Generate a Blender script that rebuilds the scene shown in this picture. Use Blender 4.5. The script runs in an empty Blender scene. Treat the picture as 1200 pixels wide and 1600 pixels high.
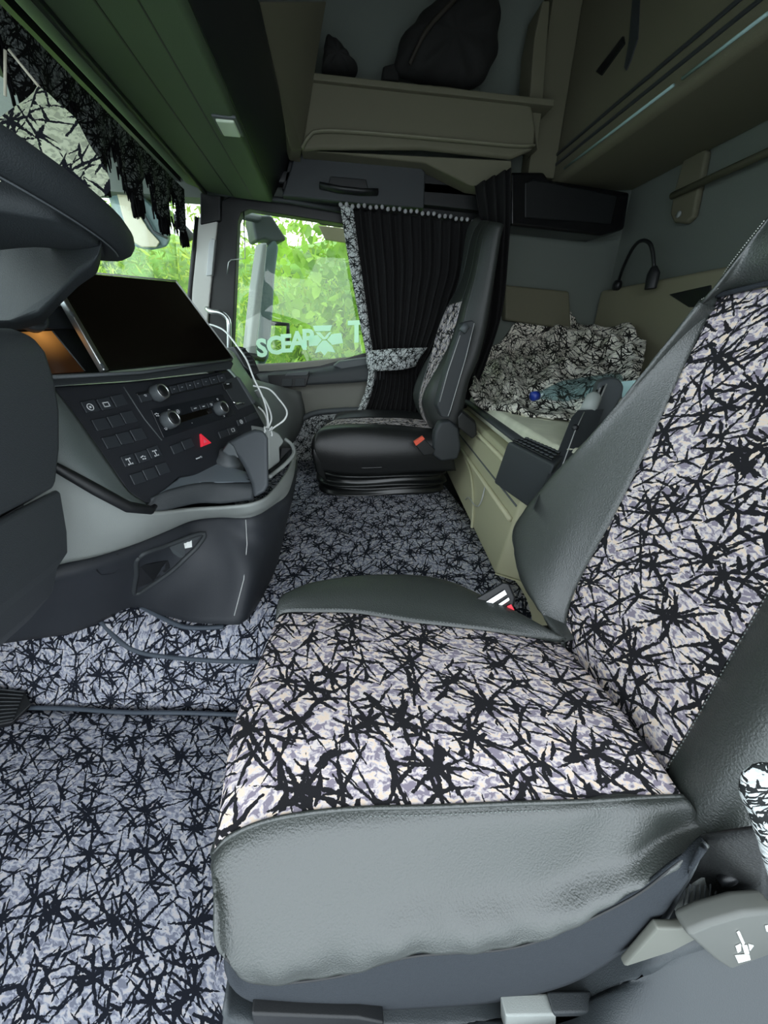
import bpy, bmesh, math, random
import numpy as np
from mathutils import Vector, Matrix
random.seed(7); rng = np.random.default_rng(7)
S = bpy.context.scene
COL = S.collection
PI = math.pi

# ------------------------------------------------------------------ camera
F = 600.0
CAM = np.array((0.0, 0.0, 0.90))          # metres above the driver's floor, in the open driver's door
def unit(v):
    v = np.array(v, float); return v/np.linalg.norm(v)
_X = unit((-75, -265, 600)); _nY = np.array((5153, -100, 600.0)); _nY = unit(_nY-_X*(_nY@_X))
_D = np.cross(_X, _nY); _D = _D if _D[1] > 0 else -_D
ROT = np.stack([_X, -_nY, -_D], 1)        # world axes seen by the camera
cd = bpy.data.cameras.new('camera'); cam = bpy.data.objects.new('camera', cd); COL.objects.link(cam)
cd.sensor_fit = 'VERTICAL'; cd.sensor_height = 36; cd.lens = 36*F/1600; cd.clip_start = 0.01; cd.clip_end = 200
m = Matrix.Identity(4)
for i in range(3):
    m[i][0] = ROT[0, i]; m[i][1] = -ROT[1, i]; m[i][2] = -ROT[2, i]; m[i][3] = CAM[i]
cam.matrix_world = m; S.camera = cam

# ------------------------------------------------------------------ light
S.view_settings.view_transform = 'Standard'; S.view_settings.look = 'None'
S.view_settings.gamma = 1; S.view_settings.use_curve_mapping = False
S.view_settings.exposure = 1.05
W = bpy.data.worlds.new('world'); S.world = W; W.use_nodes = True
wn = W.node_tree.nodes; wl = W.node_tree.links
bg = wn['Background']; bg.inputs[1].default_value = 1.9
tc = wn.new('ShaderNodeTexCoord'); nz = wn.new('ShaderNodeTexNoise'); nz.inputs['Scale'].default_value = 2.2; nz.inputs['Detail'].default_value = 6
rp = wn.new('ShaderNodeValToRGB'); rp.color_ramp.elements[0].position = .38; rp.color_ramp.elements[1].position = .62
rp.color_ramp.elements[0].color = (.66, .80, .98, 1); rp.color_ramp.elements[1].color = (.96, 1.0, 1.0, 1)
wl.new(tc.outputs['Generated'], nz.inputs['Vector']); wl.new(nz.outputs['Fac'], rp.inputs[0]); wl.new(rp.outputs[0], bg.inputs[0])
def portal(name, loc, rot, sx, sy):
    l = bpy.data.lights.new(name, 'AREA'); l.shape = 'RECTANGLE'; l.size = sx; l.size_y = sy
    l.cycles.is_portal = True; l.energy = 1
    o = bpy.data.objects.new(name, l); COL.objects.link(o); o.location = loc; o.rotation_euler = rot
portal('door_opening_portal', (-.12, .1, .75), (0, -PI/2, 0), 1.7, 1.5)
portal('windscreen_portal', (1.05, 1.02, 1.1), (-PI/2, 0, 0), 2.2, .9)
portal('side_window_portal', (2.32, -.05, 1.12), (0, PI/2, 0), .75, 1.2)

# ------------------------------------------------------------------ point helpers
def ray(px, py): return ROT.T@np.array((px-600.0, py-800.0, F))
def P(px, py, ax, val):
    d = ray(px, py); i = 'xyz'.index(ax); return CAM+d*(val-CAM[i])/d[i]
def PN(px, py, o, n):
    d = ray(px, py); n = np.array(n, float); return CAM+d*((np.array(o)-CAM)@n)/(d@n)
def PD(px, py, dep): return CAM+ray(px, py)/F*dep
def catmull(pts, n, closed=False):
    pts = [np.array(p, float) for p in pts]
    if len(pts) < 3 and not closed:
        return [pts[0]+(pts[-1]-pts[0])*t for t in np.linspace(0, 1, n)]
    if closed: ext = [pts[-1]]+pts+[pts[0], pts[1]]
    else: ext = [2*pts[0]-pts[1]]+pts+[2*pts[-1]-pts[-2]]
    out = []
    for i in range(1, len(ext)-2):
        p0, p1, p2, p3 = ext[i-1:i+3]
        for t in np.linspace(0, 1, 14, endpoint=False):
            out.append(.5*((2*p1)+(-p0+p2)*t+(2*p0-5*p1+4*p2-p3)*t*t+(-p0+3*p1-3*p2+p3)*t**3))
    out.append(ext[-2] if not closed else out[0])
    out = np.array(out); L = np.r_[0, np.cumsum(np.linalg.norm(np.diff(out, axis=0), axis=1))]
    s = np.linspace(0, L[-1], n+1)[:-1] if closed else np.linspace(0, L[-1], n)
    return [np.array([np.interp(v, L, out[:, k]) for k in range(3)]) for v in s]

# ------------------------------------------------------------------ object helpers
def link(o, parent=None):
    COL.objects.link(o)
    if parent is not None:
        o.parent = parent
        o.matrix_parent_inverse = Matrix.Translation(parent.location).inverted()
    return o
def tag(o, label=None, cat=None, group=None, kind=None):
    if label: o['label'] = label
    if cat: o['category'] = cat
    if group: o['group'] = group
    if kind: o['kind'] = kind
    return o
def empty(name, loc, label, cat, group=None):
    o = bpy.data.objects.new(name, None); COL.objects.link(o); o.location = loc; o.empty_display_size = .05
    return tag(o, label, cat, group)
def mesh(name, vs, fs, mat, parent=None, smooth=True, uv=None, bevel=0, solid=0, sub=0, offs=0, seg=2):
    me = bpy.data.meshes.new(name); me.from_pydata([tuple(v) for v in vs], [], [tuple(f) for f in fs]); me.update()
    if uv is not None:
        ul = me.uv_layers.new(name='UVMap')
        for lp in me.loops: ul.data[lp.index].uv = uv[lp.vertex_index]
    bm = bmesh.new(); bm.from_mesh(me); bmesh.ops.recalc_face_normals(bm, faces=bm.faces); bm.to_mesh(me); bm.free()
    me.materials.append(mat)
    if smooth:
        for p in me.polygons: p.use_smooth = True
    o = bpy.data.objects.new(name, me); link(o, parent)
    if solid:
        s = o.modifiers.new('s', 'SOLIDIFY'); s.thickness = solid; s.offset = offs
    if bevel:
        b = o.modifiers.new('b', 'BEVEL'); b.width = bevel; b.segments = seg; b.limit_method = 'ANGLE'; b.angle_limit = .6; b.harden_normals = False
        wn_ = o.modifiers.new('w', 'WEIGHTED_NORMAL') if smooth else None
    if sub:
        s = o.modifiers.new('u', 'SUBSURF'); s.levels = sub; s.render_levels = sub
    return o
class MB:
    def __init__(s): s.v = []; s.f = []; s.uv = []
    def add(s, vs, fs):
        k = len(s.v); s.v += [np.array(v, float) for v in vs]; s.f += [tuple(i+k for i in f) for f in fs]
    def box(s, c, size, R=None):
        c = np.array(c, float); h = np.array(size)/2.0; R = np.eye(3) if R is None else R
        vs = [c+R@(h*np.array((a, b, d))) for a in (-1, 1) for b in (-1, 1) for d in (-1, 1)]
        s.add(vs, [(0, 1, 3, 2), (4, 6, 7, 5), (0, 4, 5, 1), (2, 3, 7, 6), (0, 2, 6, 4), (1, 5, 7, 3)])
        return s
    def prism(s, poly, ext):
        poly = [np.array(p, float) for p in poly]; e = np.array(ext, float); n = len(poly)
        s.add(poly+[p+e for p in poly], [tuple(range(n))[::-1], tuple(range(n, 2*n))]+[(i, (i+1) % n, n+(i+1) % n, n+i) for i in range(n)])
        return s
    def tube(s, pts, r, n=8, cap=True, flat=1.0):
        pts = [np.array(p, float) for p in pts]; m_ = len(pts)
        up = np.array((0.13, .21, .97)); prev = None; rings = []
        for i, p in enumerate(pts):
            t = unit(pts[min(i+1, m_-1)]-pts[max(i-1, 0)])
            a = (prev-t*(prev@t)) if prev is not None else np.cross(t, up)
            a = unit(a); prev = a; b = np.cross(t, a); rr = r[i] if hasattr(r, '__len__') else r
            rings.append([p+rr*(math.cos(q)*a+flat*math.sin(q)*b) for q in np.linspace(0, 2*PI, n, endpoint=False)])
        k = len(s.v); s.v += [v for R_ in rings for v in R_]
        for i in range(m_-1):
            for j in range(n):
                s.f.append((k+i*n+j, k+i*n+(j+1) % n, k+(i+1)*n+(j+1) % n, k+(i+1)*n+j))
        if cap: s.f.append(tuple(k+j for j in range(n))[::-1]); s.f.append(tuple(k+(m_-1)*n+j for j in range(n)))
        return s
    def lathe(s, c, axis, prof, n=24):
        ax = unit(axis); a = unit(np.cross(ax, (0.3, .5, .8))); b = np.cross(ax, a); c = np.array(c, float); k = len(s.v)
        for (r, h) in prof:
            for q in np.linspace(0, 2*PI, n, endpoint=False): s.v.append(c+ax*h+r*(math.cos(q)*a+math.sin(q)*b))
        for i in range(len(prof)-1):
            for j in range(n): s.f.append((k+i*n+j, k+i*n+(j+1) % n, k+(i+1)*n+(j+1) % n, k+(i+1)*n+j))
        s.f.append(tuple(k+j for j in range(n))[::-1]); s.f.append(tuple(k+(len(prof)-1)*n+j for j in range(n)))
        return s
    def ball(s, c, r, n=8):
        c = np.array(c, float); r = np.array(r) if hasattr(r, '__len__') else np.array((r, r, r)); k = len(s.v)
        for i in range(n+1):
            th = PI*i/n
            for j in range(2*n):
                q = PI*j/n; s.v.append(c+r*np.array((math.sin(th)*math.cos(q), math.sin(th)*math.sin(q), math.cos(th))))
        for i in range(n):
            for j in range(2*n): s.f.append((k+i*2*n+j, k+i*2*n+(j+1) % (2*n), k+(i+1)*2*n+(j+1) % (2*n), k+(i+1)*2*n+j))
        return s
    def build(s, name, mat, parent=None, **kw): return mesh(name, s.v, s.f, mat, parent, **kw)
def frame(psi, tau):
    """columns right, down-the-face, outward normal of a face that looks to the rear"""
    n = np.array((-math.sin(psi)*math.cos(tau), -math.cos(psi)*math.cos(tau), math.sin(tau)))
    r = np.array((math.cos(psi), -math.sin(psi), 0)); return np.stack([r, np.cross(n, r)*-1 if np.cross(n, r)[2] > 0 else np.cross(n, r), n], 1)
def grid(lines, nu, nv, closed=False):
    """lines: list of polylines (same sense); returns verts, faces, uv (metres)"""
    L = [catmull(l, nu) for l in lines]
    rows = [catmull([l[i] for l in L], nv) for i in range(nu)]
    vs = [p for r in rows for p in r]; A = np.array(rows)
    du = np.zeros((nu, nv)); dv = np.zeros((nu, nv))
    du[1:] = np.linalg.norm(np.diff(A, axis=0), axis=2); dv[:, 1:] = np.linalg.norm(np.diff(A, axis=1), axis=2)
    mu = np.cumsum(du, 0).mean(1); mv = np.cumsum(dv, 1).mean(0)
    uv = [(mu[i], mv[j]) for i in range(nu) for j in range(nv)]
    fs = [(i*nv+j, (i+1)*nv+j, (i+1)*nv+j+1, i*nv+j+1) for i in range(nu-1) for j in range(nv-1)]
    return vs, fs, uv, A
def boxuv(o, s=1.0):
    me = o.data; ul = me.uv_layers.get('UVMap') or me.uv_layers.new(name='UVMap')
    for p in me.polygons:
        n = p.normal; a = max(range(3), key=lambda k: abs(n[k]))
        for li in p.loop_indices:
            c = me.vertices[me.loops[li].vertex_index].co
            ul.data[li].uv = [(c.y, c.z), (c.x, c.z), (c.x, c.y)][a]
    return o
def lerp(a, b, t): return np.array(a)*(1-t)+np.array(b)*t

# ------------------------------------------------------------------ materials
def M(name, col, rough=.6, metal=0, bump=0, bscale=200, spec=.5, trans=0, emit=None, es=0, coat=0, var=0, vscale=8):
    mt = bpy.data.materials.new(name); mt.use_nodes = True; nt = mt.node_tree; b = nt.nodes['Principled BSDF']
    b.inputs['Base Color'].default_value = (*col, 1); b.inputs['Roughness'].default_value = rough
    b.inputs['Metallic'].default_value = metal; b.inputs['Specular IOR Level'].default_value = spec
    b.inputs['Transmission Weight'].default_value = trans; b.inputs['Coat Weight'].default_value = coat
    if emit: b.inputs['Emission Color'].default_value = (*emit, 1); b.inputs['Emission Strength'].default_value = es
    t = nt.nodes.new('ShaderNodeTexCoord')
    if bump:
        n = nt.nodes.new('ShaderNodeTexNoise'); n.inputs['Scale'].default_value = bscale; n.inputs['Detail'].default_value = 3
        nt.links.new(t.outputs['Object'], n.inputs['Vector'])
        bp = nt.nodes.new('ShaderNodeBump'); bp.inputs['Strength'].default_value = bump; bp.inputs['Distance'].default_value = .004
        nt.links.new(n.outputs['Fac'], bp.inputs['Height']); nt.links.new(bp.outputs[0], b.inputs['Normal'])
    if var:
        n = nt.nodes.new('ShaderNodeTexNoise'); n.inputs['Scale'].default_value = vscale; n.inputs['Detail'].default_value = 5
        nt.links.new(t.outputs['Object'], n.inputs['Vector'])
        r = nt.nodes.new('ShaderNodeValToRGB'); r.color_ramp.elements[0].position = .3; r.color_ramp.elements[1].position = .7
        r.color_ramp.elements[0].color = (*[c*(1-var) for c in col], 1); r.color_ramp.elements[1].color = (*[min(1, c*(1+var)) for c in col], 1)
        nt.links.new(n.outputs['Fac'], r.inputs[0]); nt.links.new(r.outputs[0], b.inputs['Base Color'])
    return mt
def splinter(name, black, tones, scale=1.0, rough=.95, translucent=0, warp=.0035, dens=1.0, fold=0):
    """woven fabric: black splinter bursts over blotches of pale tones, laid out in UV metres"""
    mt = bpy.data.materials.new(name); mt.use_nodes = True; nt = mt.node_tree; N = nt.nodes; Lk = nt.links
    b = N['Principled BSDF']; b.inputs['Roughness'].default_value = rough; b.inputs['Specular IOR Level'].default_value = .15
    def math_(op, a, c=None, d=None):
        n = N.new('ShaderNodeMath'); n.operation = op
        for k, v in enumerate((a, c, d)):
            if v is None: continue
            if isinstance(v, (int, float)): n.inputs[k].default_value = v
            else: Lk.new(v, n.inputs[k])
        return n.outputs[0]
    def vm(op, a, c=None, sc=None):
        n = N.new('ShaderNodeVectorMath'); n.operation = op; Lk.new(a, n.inputs[0])
        if c is not None:
            if isinstance(c, tuple): n.inputs[1].default_value = c
            else: Lk.new(c, n.inputs[1])
        if sc is not None: n.inputs['Scale'].default_value = sc
        return n.outputs[0]
    uvn = N.new('ShaderNodeUVMap'); vec = vm('SCALE', uvn.outputs[0], sc=scale)
    nz = N.new('ShaderNodeTexNoise'); nz.inputs['Scale'].default_value = 95; nz.inputs['Detail'].default_value = 3; nz.inputs['Roughness'].default_value = .7; Lk.new(vec, nz.inputs['Vector'])
    vec = vm('ADD', vec, vm('SCALE', vm('SUBTRACT', nz.outputs['Color'], (.5, .5, .5)), sc=warp*1.6))
    def layer(cell, n, width, off, l0, l1, rnd=.75):
        v = vm('ADD', vm('SCALE', vec, sc=1/cell), (off, off*1.7, 0))
        vo = N.new('ShaderNodeTexVoronoi'); vo.voronoi_dimensions = '2D'; vo.inputs['Scale'].default_value = 1; vo.inputs['Randomness'].default_value = rnd
        Lk.new(v, vo.inputs['Vector'])
        loc = vm('SUBTRACT', v, vo.outputs['Position'])
        sp = N.new('ShaderNodeSeparateXYZ'); Lk.new(loc, sp.inputs[0])
        cs = N.new('ShaderNodeSeparateColor'); Lk.new(vo.outputs['Color'], cs.inputs[0])
        r = math_('SQRT', math_('ADD', math_('MULTIPLY', sp.outputs[0], sp.outputs[0]), math_('MULTIPLY', sp.outputs[1], sp.outputs[1])))
        th = math_('ARCTAN2', sp.outputs[1], sp.outputs[0])
        t = math_('ADD', math_('MULTIPLY', th, n/(2*PI)), n*.5)
        idx = math_('FLOOR', t); fr = math_('SUBTRACT', math_('SUBTRACT', t, idx), .5)
        cb = N.new('ShaderNodeCombineXYZ'); Lk.new(idx, cb.inputs[0]); Lk.new(math_('MULTIPLY', cs.outputs[0], 37.0), cb.inputs[1]); cb.inputs[2].default_value = off
        wnz = N.new('ShaderNodeTexWhiteNoise'); wnz.noise_dimensions = '3D'; Lk.new(cb.outputs[0], wnz.inputs['Vector'])
        ws = N.new('ShaderNodeSeparateColor'); Lk.new(wnz.outputs['Color'], ws.inputs[0])
        dth = math_('MULTIPLY', math_('ADD', fr, math_('MULTIPLY', math_('SUBTRACT', ws.outputs[0], .5), .7)), 2*PI/n)
        dist = math_('ABSOLUTE', math_('MULTIPLY', r, math_('SINE', dth)))
        dist = math_('ADD', dist, math_('MULTIPLY', math_('SUBTRACT', nz3.outputs['Fac'], .5), .07))
        ln = math_('ADD', math_('MULTIPLY', ws.outputs[1], l1-l0), l0)
        wd = math_('MULTIPLY', math_('SUBTRACT', 1.0, math_('DIVIDE', r, ln)), width)
        return math_('LESS_THAN', dist, wd)
    def turned(src, ang, sx):
        mp = N.new('ShaderNodeMapping'); mp.inputs['Rotation'].default_value = (0, 0, ang); Lk.new(src, mp.inputs['Vector']); return vm('MULTIPLY', mp.outputs[0], (sx, 1, 1))
    nz3 = N.new('ShaderNodeTexNoise'); nz3.inputs['Scale'].default_value = 150; nz3.inputs['Detail'].default_value = 2; Lk.new(vec, nz3.inputs['Vector'])
    vec0 = vec
    vec = turned(vec0, .55, .72); a = layer(.088, 8, .040*dens, 3.3, .3, 1.15, .85)
    vec = turned(vec0, .75, .6); c = layer(.060, 5, .044*dens, 17.1, .3, 1.1, 1)
    vec = turned(vec0, .35, .62); d = layer(.040, 3, .058*dens, 41.7, .25, 1.1, 1)
    vec = turned(vec0, 1.9, .7); e_ = layer(.075, 4, .042*dens, 71.7, .3, 1.1, 1)
    vec = turned(vec0, .62, .45); g_ = layer(.034, 3, .075*dens, 91.3, .2, 1.2, 1)
    vec = vec0
    mask = math_('MAXIMUM', math_('MAXIMUM', math_('MAXIMUM', a, c), d), math_('MAXIMUM', e_, g_))
    st = vm('MULTIPLY', vec, (1.0, 1.55, 1))
    n1 = N.new('ShaderNodeTexNoise'); n1.inputs['Scale'].default_value = 78; n1.inputs['Detail'].default_value = 2.5; n1.inputs['Distortion'].default_value = .8; Lk.new(st, n1.inputs['Vector'])
    rp = N.new('ShaderNodeValToRGB'); rp.color_ramp.interpolation = 'CONSTANT'; e = rp.color_ramp.elements
    e[0].position = 0; e[0].color = (*tones[0], 1); e[1].position = .455; e[1].color = (*tones[1], 1)
    for p_, t_ in ((.515, tones[2]), (.585, tones[3])):
        q = e.new(p_); q.color = (*t_, 1)
    Lk.new(n1.outputs['Fac'], rp.inputs[0])
    mx = N.new('ShaderNodeMix'); mx.data_type = 'RGBA'; Lk.new(mask, mx.inputs['Factor']); Lk.new(rp.outputs[0], mx.inputs['A']); mx.inputs['B'].default_value = (*black, 1)
    Lk.new(mx.outputs['Result'], b.inputs['Base Color'])
    bp = N.new('ShaderNodeBump'); bp.inputs['Strength'].default_value = .25; bp.inputs['Distance'].default_value = .0015
    n2 = N.new('ShaderNodeTexNoise'); n2.inputs['Scale'].default_value = 700; Lk.new(vec, n2.inputs['Vector']); Lk.new(n2.outputs['Fac'], bp.inputs['Height']); Lk.new(bp.outputs[0], b.inputs['Normal'])
    if translucent:
        tr = N.new('ShaderNodeBsdfTranslucent'); Lk.new(mx.outputs['Result'], tr.inputs[0]); ms = N.new('ShaderNodeMixShader'); ms.inputs[0].default_value = translucent
        Lk.new(b.outputs[0], ms.inputs[1]); Lk.new(tr.outputs[0], ms.inputs[2]); Lk.new(ms.outputs[0], N['Material Output'].inputs[0])
    return mt
T_SEAT = [(.25, .22, .27), (.50, .45, .48), (.69, .62, .59), (.76, .62, .50)]
T_FLOOR = [(.18, .19, .24), (.31, .32, .38), (.41, .42, .46), (.49, .46, .46)]
T_BED = [(.5, .48, .42), (.74, .71, .62), (.82, .79, .68), (.84, .80, .69)]
fab_seat = splinter('jacquard_seat_fabric', (.016, .016, .018), T_SEAT, 1.0)
fab_floor = splinter('jacquard_carpet', (.010, .012, .018), T_FLOOR, 1.1)
fab_bed = splinter('jacquard_bedding', (.018, .017, .015), T_BED, .95, dens=1.0)
fab_trim = splinter('jacquard_curtain_trim', (.012, .014, .014), [(.35, .37, .37), (.5, .53, .52), (.6, .63, .62), (.62, .64, .62)], 2.0)
fab_valance = splinter('dark_plush_pattern', (.003, .003, .003), [(.03, .034, .034), (.07, .075, .075), (.12, .13, .13), (.17, .18, .18)], 1.6, dens=1.4)
fab_cloth = splinter('hanging_cloth_pattern', (.02, .02, .03), [(.6, .6, .5), (.82, .82, .68), (.9, .9, .76), (.93, .92, .78)], 1.1, translucent=.7)
leather = M('grey_leather', (.036, .042, .038), .40, bump=.35, bscale=420, spec=1.0)
leather_d = M('black_leather', (.012, .013, .013), .38, bump=.2, bscale=300)
leather_m = M('charcoal_leather', (.018, .021, .019), .5, bump=.2, bscale=300)
fabric_skirt = M('dark_grey_fabric', (.030, .035, .041), .9, bump=.5, bscale=600, spec=.2)
plastic_d = M('charcoal_plastic', (.030, .035, .038), .55, bump=.25, bscale=900)
plastic_k = M('black_plastic', (.006, .007, .008), .45, bump=.1, bscale=900)
plastic_m = M('mid_grey_plastic', (.075, .085, .09), .5, bump=.2, bscale=900)
plastic_g = M('grey_trim_plastic', (.27, .29, .275), .55, bump=.2, bscale=900)
plastic_l = M('light_grey_plastic', (.42, .43, .42), .5, bump=.1, bscale=900)
plastic_c = M('beige_cab_plastic', (.33, .33, .22), .6, bump=.25, bscale=900)
plastic_hd = M('dark_headliner_plastic', (.055, .085, .045), .6, bump=.2, bscale=700)  # green tint stands for light bounced in from the foliage
plastic_wall = M('greenish_grey_wall_panel', (.13, .15, .13), .75, bump=.3, bscale=400)
plastic_tan = M('tan_upper_plastic', (.125, .12, .078), .7, bump=.2, bscale=500)
steering = M('steering_wheel_rubber', (.017, .021, .023), .6, spec=.3, bump=.25, bscale=800)
rubber = M('grey_rubber_piping', (.055, .07, .09), .6)
glossy_k = M('screen_glass', (.004, .003, .002), .12, spec=.5)
silver = M('brushed_silver', (.62, .64, .64), .3, metal=1)
chrome = M('chrome', (.75, .77, .76), .12, metal=1)
white_p = M('white_cable', (.8, .82, .8), .5)
red_p = M('red_plastic', (.75, .03, .05), .4, emit=(.9, .03, .06), es=.12)
icon_w = M('white_print', (.55, .57, .58), .6)
black_cloth = M('black_curtain_cloth', (.0075, .0072, .0075), .85, bump=.3, bscale=900, spec=.3)
mattress_m = M('pale_mattress_velour', (.66, .67, .52), .9, var=.16, vscale=9, bump=.3, bscale=300)
pom_m = M('grey_pompom', (.42, .42, .43), .9, bump=.6, bscale=900)
cord_m = M('hemp_cord', (.45, .42, .33), .9)
led_m = M('frosted_light_strip', (.28, .42, .40), .5)
amber_m = M('amber_reflection', (.03, .012, .004), .3)  # orange reflection on the display, painted as a glow that fades outward
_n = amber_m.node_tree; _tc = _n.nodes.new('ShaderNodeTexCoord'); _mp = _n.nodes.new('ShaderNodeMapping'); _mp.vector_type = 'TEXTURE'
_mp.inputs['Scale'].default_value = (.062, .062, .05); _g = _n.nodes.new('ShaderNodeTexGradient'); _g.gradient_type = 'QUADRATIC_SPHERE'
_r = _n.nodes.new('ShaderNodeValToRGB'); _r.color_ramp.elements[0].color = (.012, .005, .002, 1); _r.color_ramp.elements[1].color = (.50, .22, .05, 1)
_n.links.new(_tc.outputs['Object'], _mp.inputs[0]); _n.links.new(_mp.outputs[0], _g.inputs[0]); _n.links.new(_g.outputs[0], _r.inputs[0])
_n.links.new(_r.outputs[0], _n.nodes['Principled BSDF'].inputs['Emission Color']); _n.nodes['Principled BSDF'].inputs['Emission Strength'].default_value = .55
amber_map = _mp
blue_p = M('blue_cap', (.01, .03, .22), .4)
def glass_mat(name, col, rough=0, mixf=.12):
    mt = bpy.data.materials.new(name); mt.use_nodes = True; nt = mt.node_tree; nt.nodes.clear()
    o = nt.nodes.new('ShaderNodeOutputMaterial'); t = nt.nodes.new('ShaderNodeBsdfTransparent'); t.inputs[0].default_value = (*col, 1)
    g = nt.nodes.new('ShaderNodeBsdfGlossy'); g.inputs[1].default_value = rough; fr = nt.nodes.new('ShaderNodeFresnel'); fr.inputs[0].default_value = 1.45
    gm = nt.nodes.new('ShaderNodeNewGeometry'); ma = nt.nodes.new('ShaderNodeMath'); ma.operation = 'MULTIPLY_ADD'; ma.inputs[1].default_value = 1/1.45-1.45; ma.inputs[2].default_value = 1.45
    nt.links.new(gm.outputs['Backfacing'], ma.inputs[0]); nt.links.new(ma.outputs[0], fr.inputs[0])
    mx = nt.nodes.new('ShaderNodeMixShader'); nt.links.new(fr.outputs[0], mx.inputs[0]); nt.links.new(t.outputs[0], mx.inputs[1]); nt.links.new(g.outputs[0], mx.inputs[2]); nt.links.new(mx.outputs[0], o.inputs[0])
    return mt
glass = glass_mat('clear_window_glass', (.95, .99, .96))
bottle_m = glass_mat('clear_bottle_plastic', (.66, .80, .84), .12)
bottle_m.node_tree.nodes['Math'].inputs[1].default_value = 1/1.9-1.9; bottle_m.node_tree.nodes['Math'].inputs[2].default_value = 1.9

# ================================================================== SETTING
def struct(o): return tag(o, kind='structure')
YW = -1.45                                    # rear wall
# floor and the raised middle of the floor
f_ = MB().box((1.12, -.15, -.03), (2.3, 2.9, .06)).build('floor', fab_floor, smooth=False); boxuv(f_); struct(f_)
# raised engine tunnel with a rounded carpeted flank
def tun_line(y):
    k = .74+.07*max(-.3, (y-.27)/.6)
    return [(k, y, .0), (k+.012, y, .12), (k+.035, y, .22), (k+.09, y, .272), (k+.2, y, .28), (1.3, y, .285), (2.19, y, .285)]
v, f, uv, _ = grid([tun_line(y) for y in (-.5, 0, .5, 1.2)], 40, 24)
t_ = mesh('tunnel_carpet', v, f, fab_floor, uv=[(a, b) for a, b in uv], solid=.012)
tag(t_, 'patterned black and grey carpet covering the raised floor between the two seats', 'carpet')
from mathutils.bvhtree import BVHTree
def picker(vv, ff, lift):
    bv = BVHTree.FromPolygons([tuple(p) for p in vv], ff)
    def pick(px, py, k=0.0):
        r = Vector(ray(px, py)).normalized(); h = bv.ray_cast(Vector(CAM), r)
        return np.array(h[0])-np.array(r)*(lift+k) if h[0] is not None else P(px, py, 'z', .28)
    return pick
on_tunnel = picker(v, f, .008)
# driver's side loose mat with piped edge
def mat_edge(z0=.0): return z0
v, f, uv, A = grid([[P(-40, 1108, 'z', .02), P(120, 1108, 'z', .02), P(250, 1112, 'z', .02), P(420, 1118, 'z', .02)],
                    [P(-160, 1500, 'z', .02), P(100, 1560, 'z', .02), P(380, 1560, 'z', .02), P(460, 1560, 'z', .02)],
                    [(.02, .75, .02), (.02, .4, .02), (.02, .1, .02), (.02, -.2, .02)]], 24, 24)
fm = empty('floor_mat', (.4, .3, .01), 'loose patterned carpet mat with blue-grey piping in the driver\'s footwell', 'floor mat')
mesh('mat_pile', v, f, fab_floor, fm, uv=uv, solid=.014)
MB().tube(catmull([P(-60, 1106, 'z', .034), P(60, 1106, 'z', .034), P(120, 1108, 'z', .034), P(200, 1113, 'z', .034), P(300, 1114, 'z', .034), P(440, 1120, 'z', .034)], 40), .0055).build('piping', rubber, fm)
pm = MB().tube(catmull([on_tunnel(a, b) for a, b in ((150, 962), (185, 1000), (215, 1018), (260, 1026), (330, 1032), (400, 1034), (460, 1036))], 40), .006).build('carpet_piping', rubber)
tag(pm, 'blue-grey piping bead curving along the raised carpet under the dashboard', 'piping')
MB().tube(catmull([on_tunnel(a, b) for a, b in ((210, 941), (240, 958), (280, 977), (310, 981), (350, 979))], 30), .006).build('flank_piping', rubber, t_)

# ceiling and walls
struct(MB().box((1.1, -.35, 2.33), (2.5, 2.6, .06)).build('ceiling', plastic_tan, smooth=False))
struct(MB().box((1.1, YW-.03, 1.15), (2.5, .06, 2.4)).build('wall_rear', plastic_wall, smooth=False))
XR = 2.2
wr = MB()
wr.box((XR+.05, .0, .38), (.1, 2.9, .76))             # below the window
wr.box((XR+.05, -1.06, 1.115), (.1, .78, .71))           # behind the window
wr.box((XR+.05, .0, 1.90), (.1, 2.9, .86))             # above
wr = struct(wr.build('wall_right', plastic_wall, smooth=False))
# front bulkhead below the windscreen
struct(MB().box((1.15, 1.28, .38), (2.4, .08, .9)).build('wall_front', plastic_k, smooth=False))
# driver's side wall around the open doorway, behind the camera, widened for bunk light
wl_ = MB(); wl_.box((-.09, -1.14, 1.15), (.06, .62, 2.4)); wl_.box((-.09, .22, 2.0), (.06, 2.1, .66)); wl_.box((-.09, 1.2, .7), (.06, .15, 1.9))
struct(wl_.build('wall_left_unseen', plastic_wall, smooth=False))
# roof front above the windscreen
struct(MB().prism([(-.1, .66, 1.52), (-.1, .98, 1.60), (-.1, .98, 2.36), (-.1, .3, 2.36), (-.1, .60, 1.9)], (2.4, 0, 0)).build('trim_1', plastic_k, smooth=False))
# windscreen
_wl = [[(x, y0+.20*(1-abs((x-1.06)/1.11)**3), z) for x in np.linspace(-.05, 2.17, 13)] for y0, z in ((.69, 1.56), (.72, 1.2), (.76, .82))]
v, f, uv, _ = grid(_wl, 30, 8); ws = mesh('window_1', v, f, glass, solid=.005); struct(ws)

# passenger door
door = struct(MB().prism([(XR-.02, .56, .30), (XR-.02, .56, .775), (XR-.02, .2, .80), (XR-.02, -.1, .835), (XR-.02, -.75, .85), (XR-.02, -.75, .30)], (.03, 0, 0)).build('door_1', M('door_panel_grey', (.20, .20, .17), .6, bump=.2, bscale=700), bevel=.01))
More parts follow.
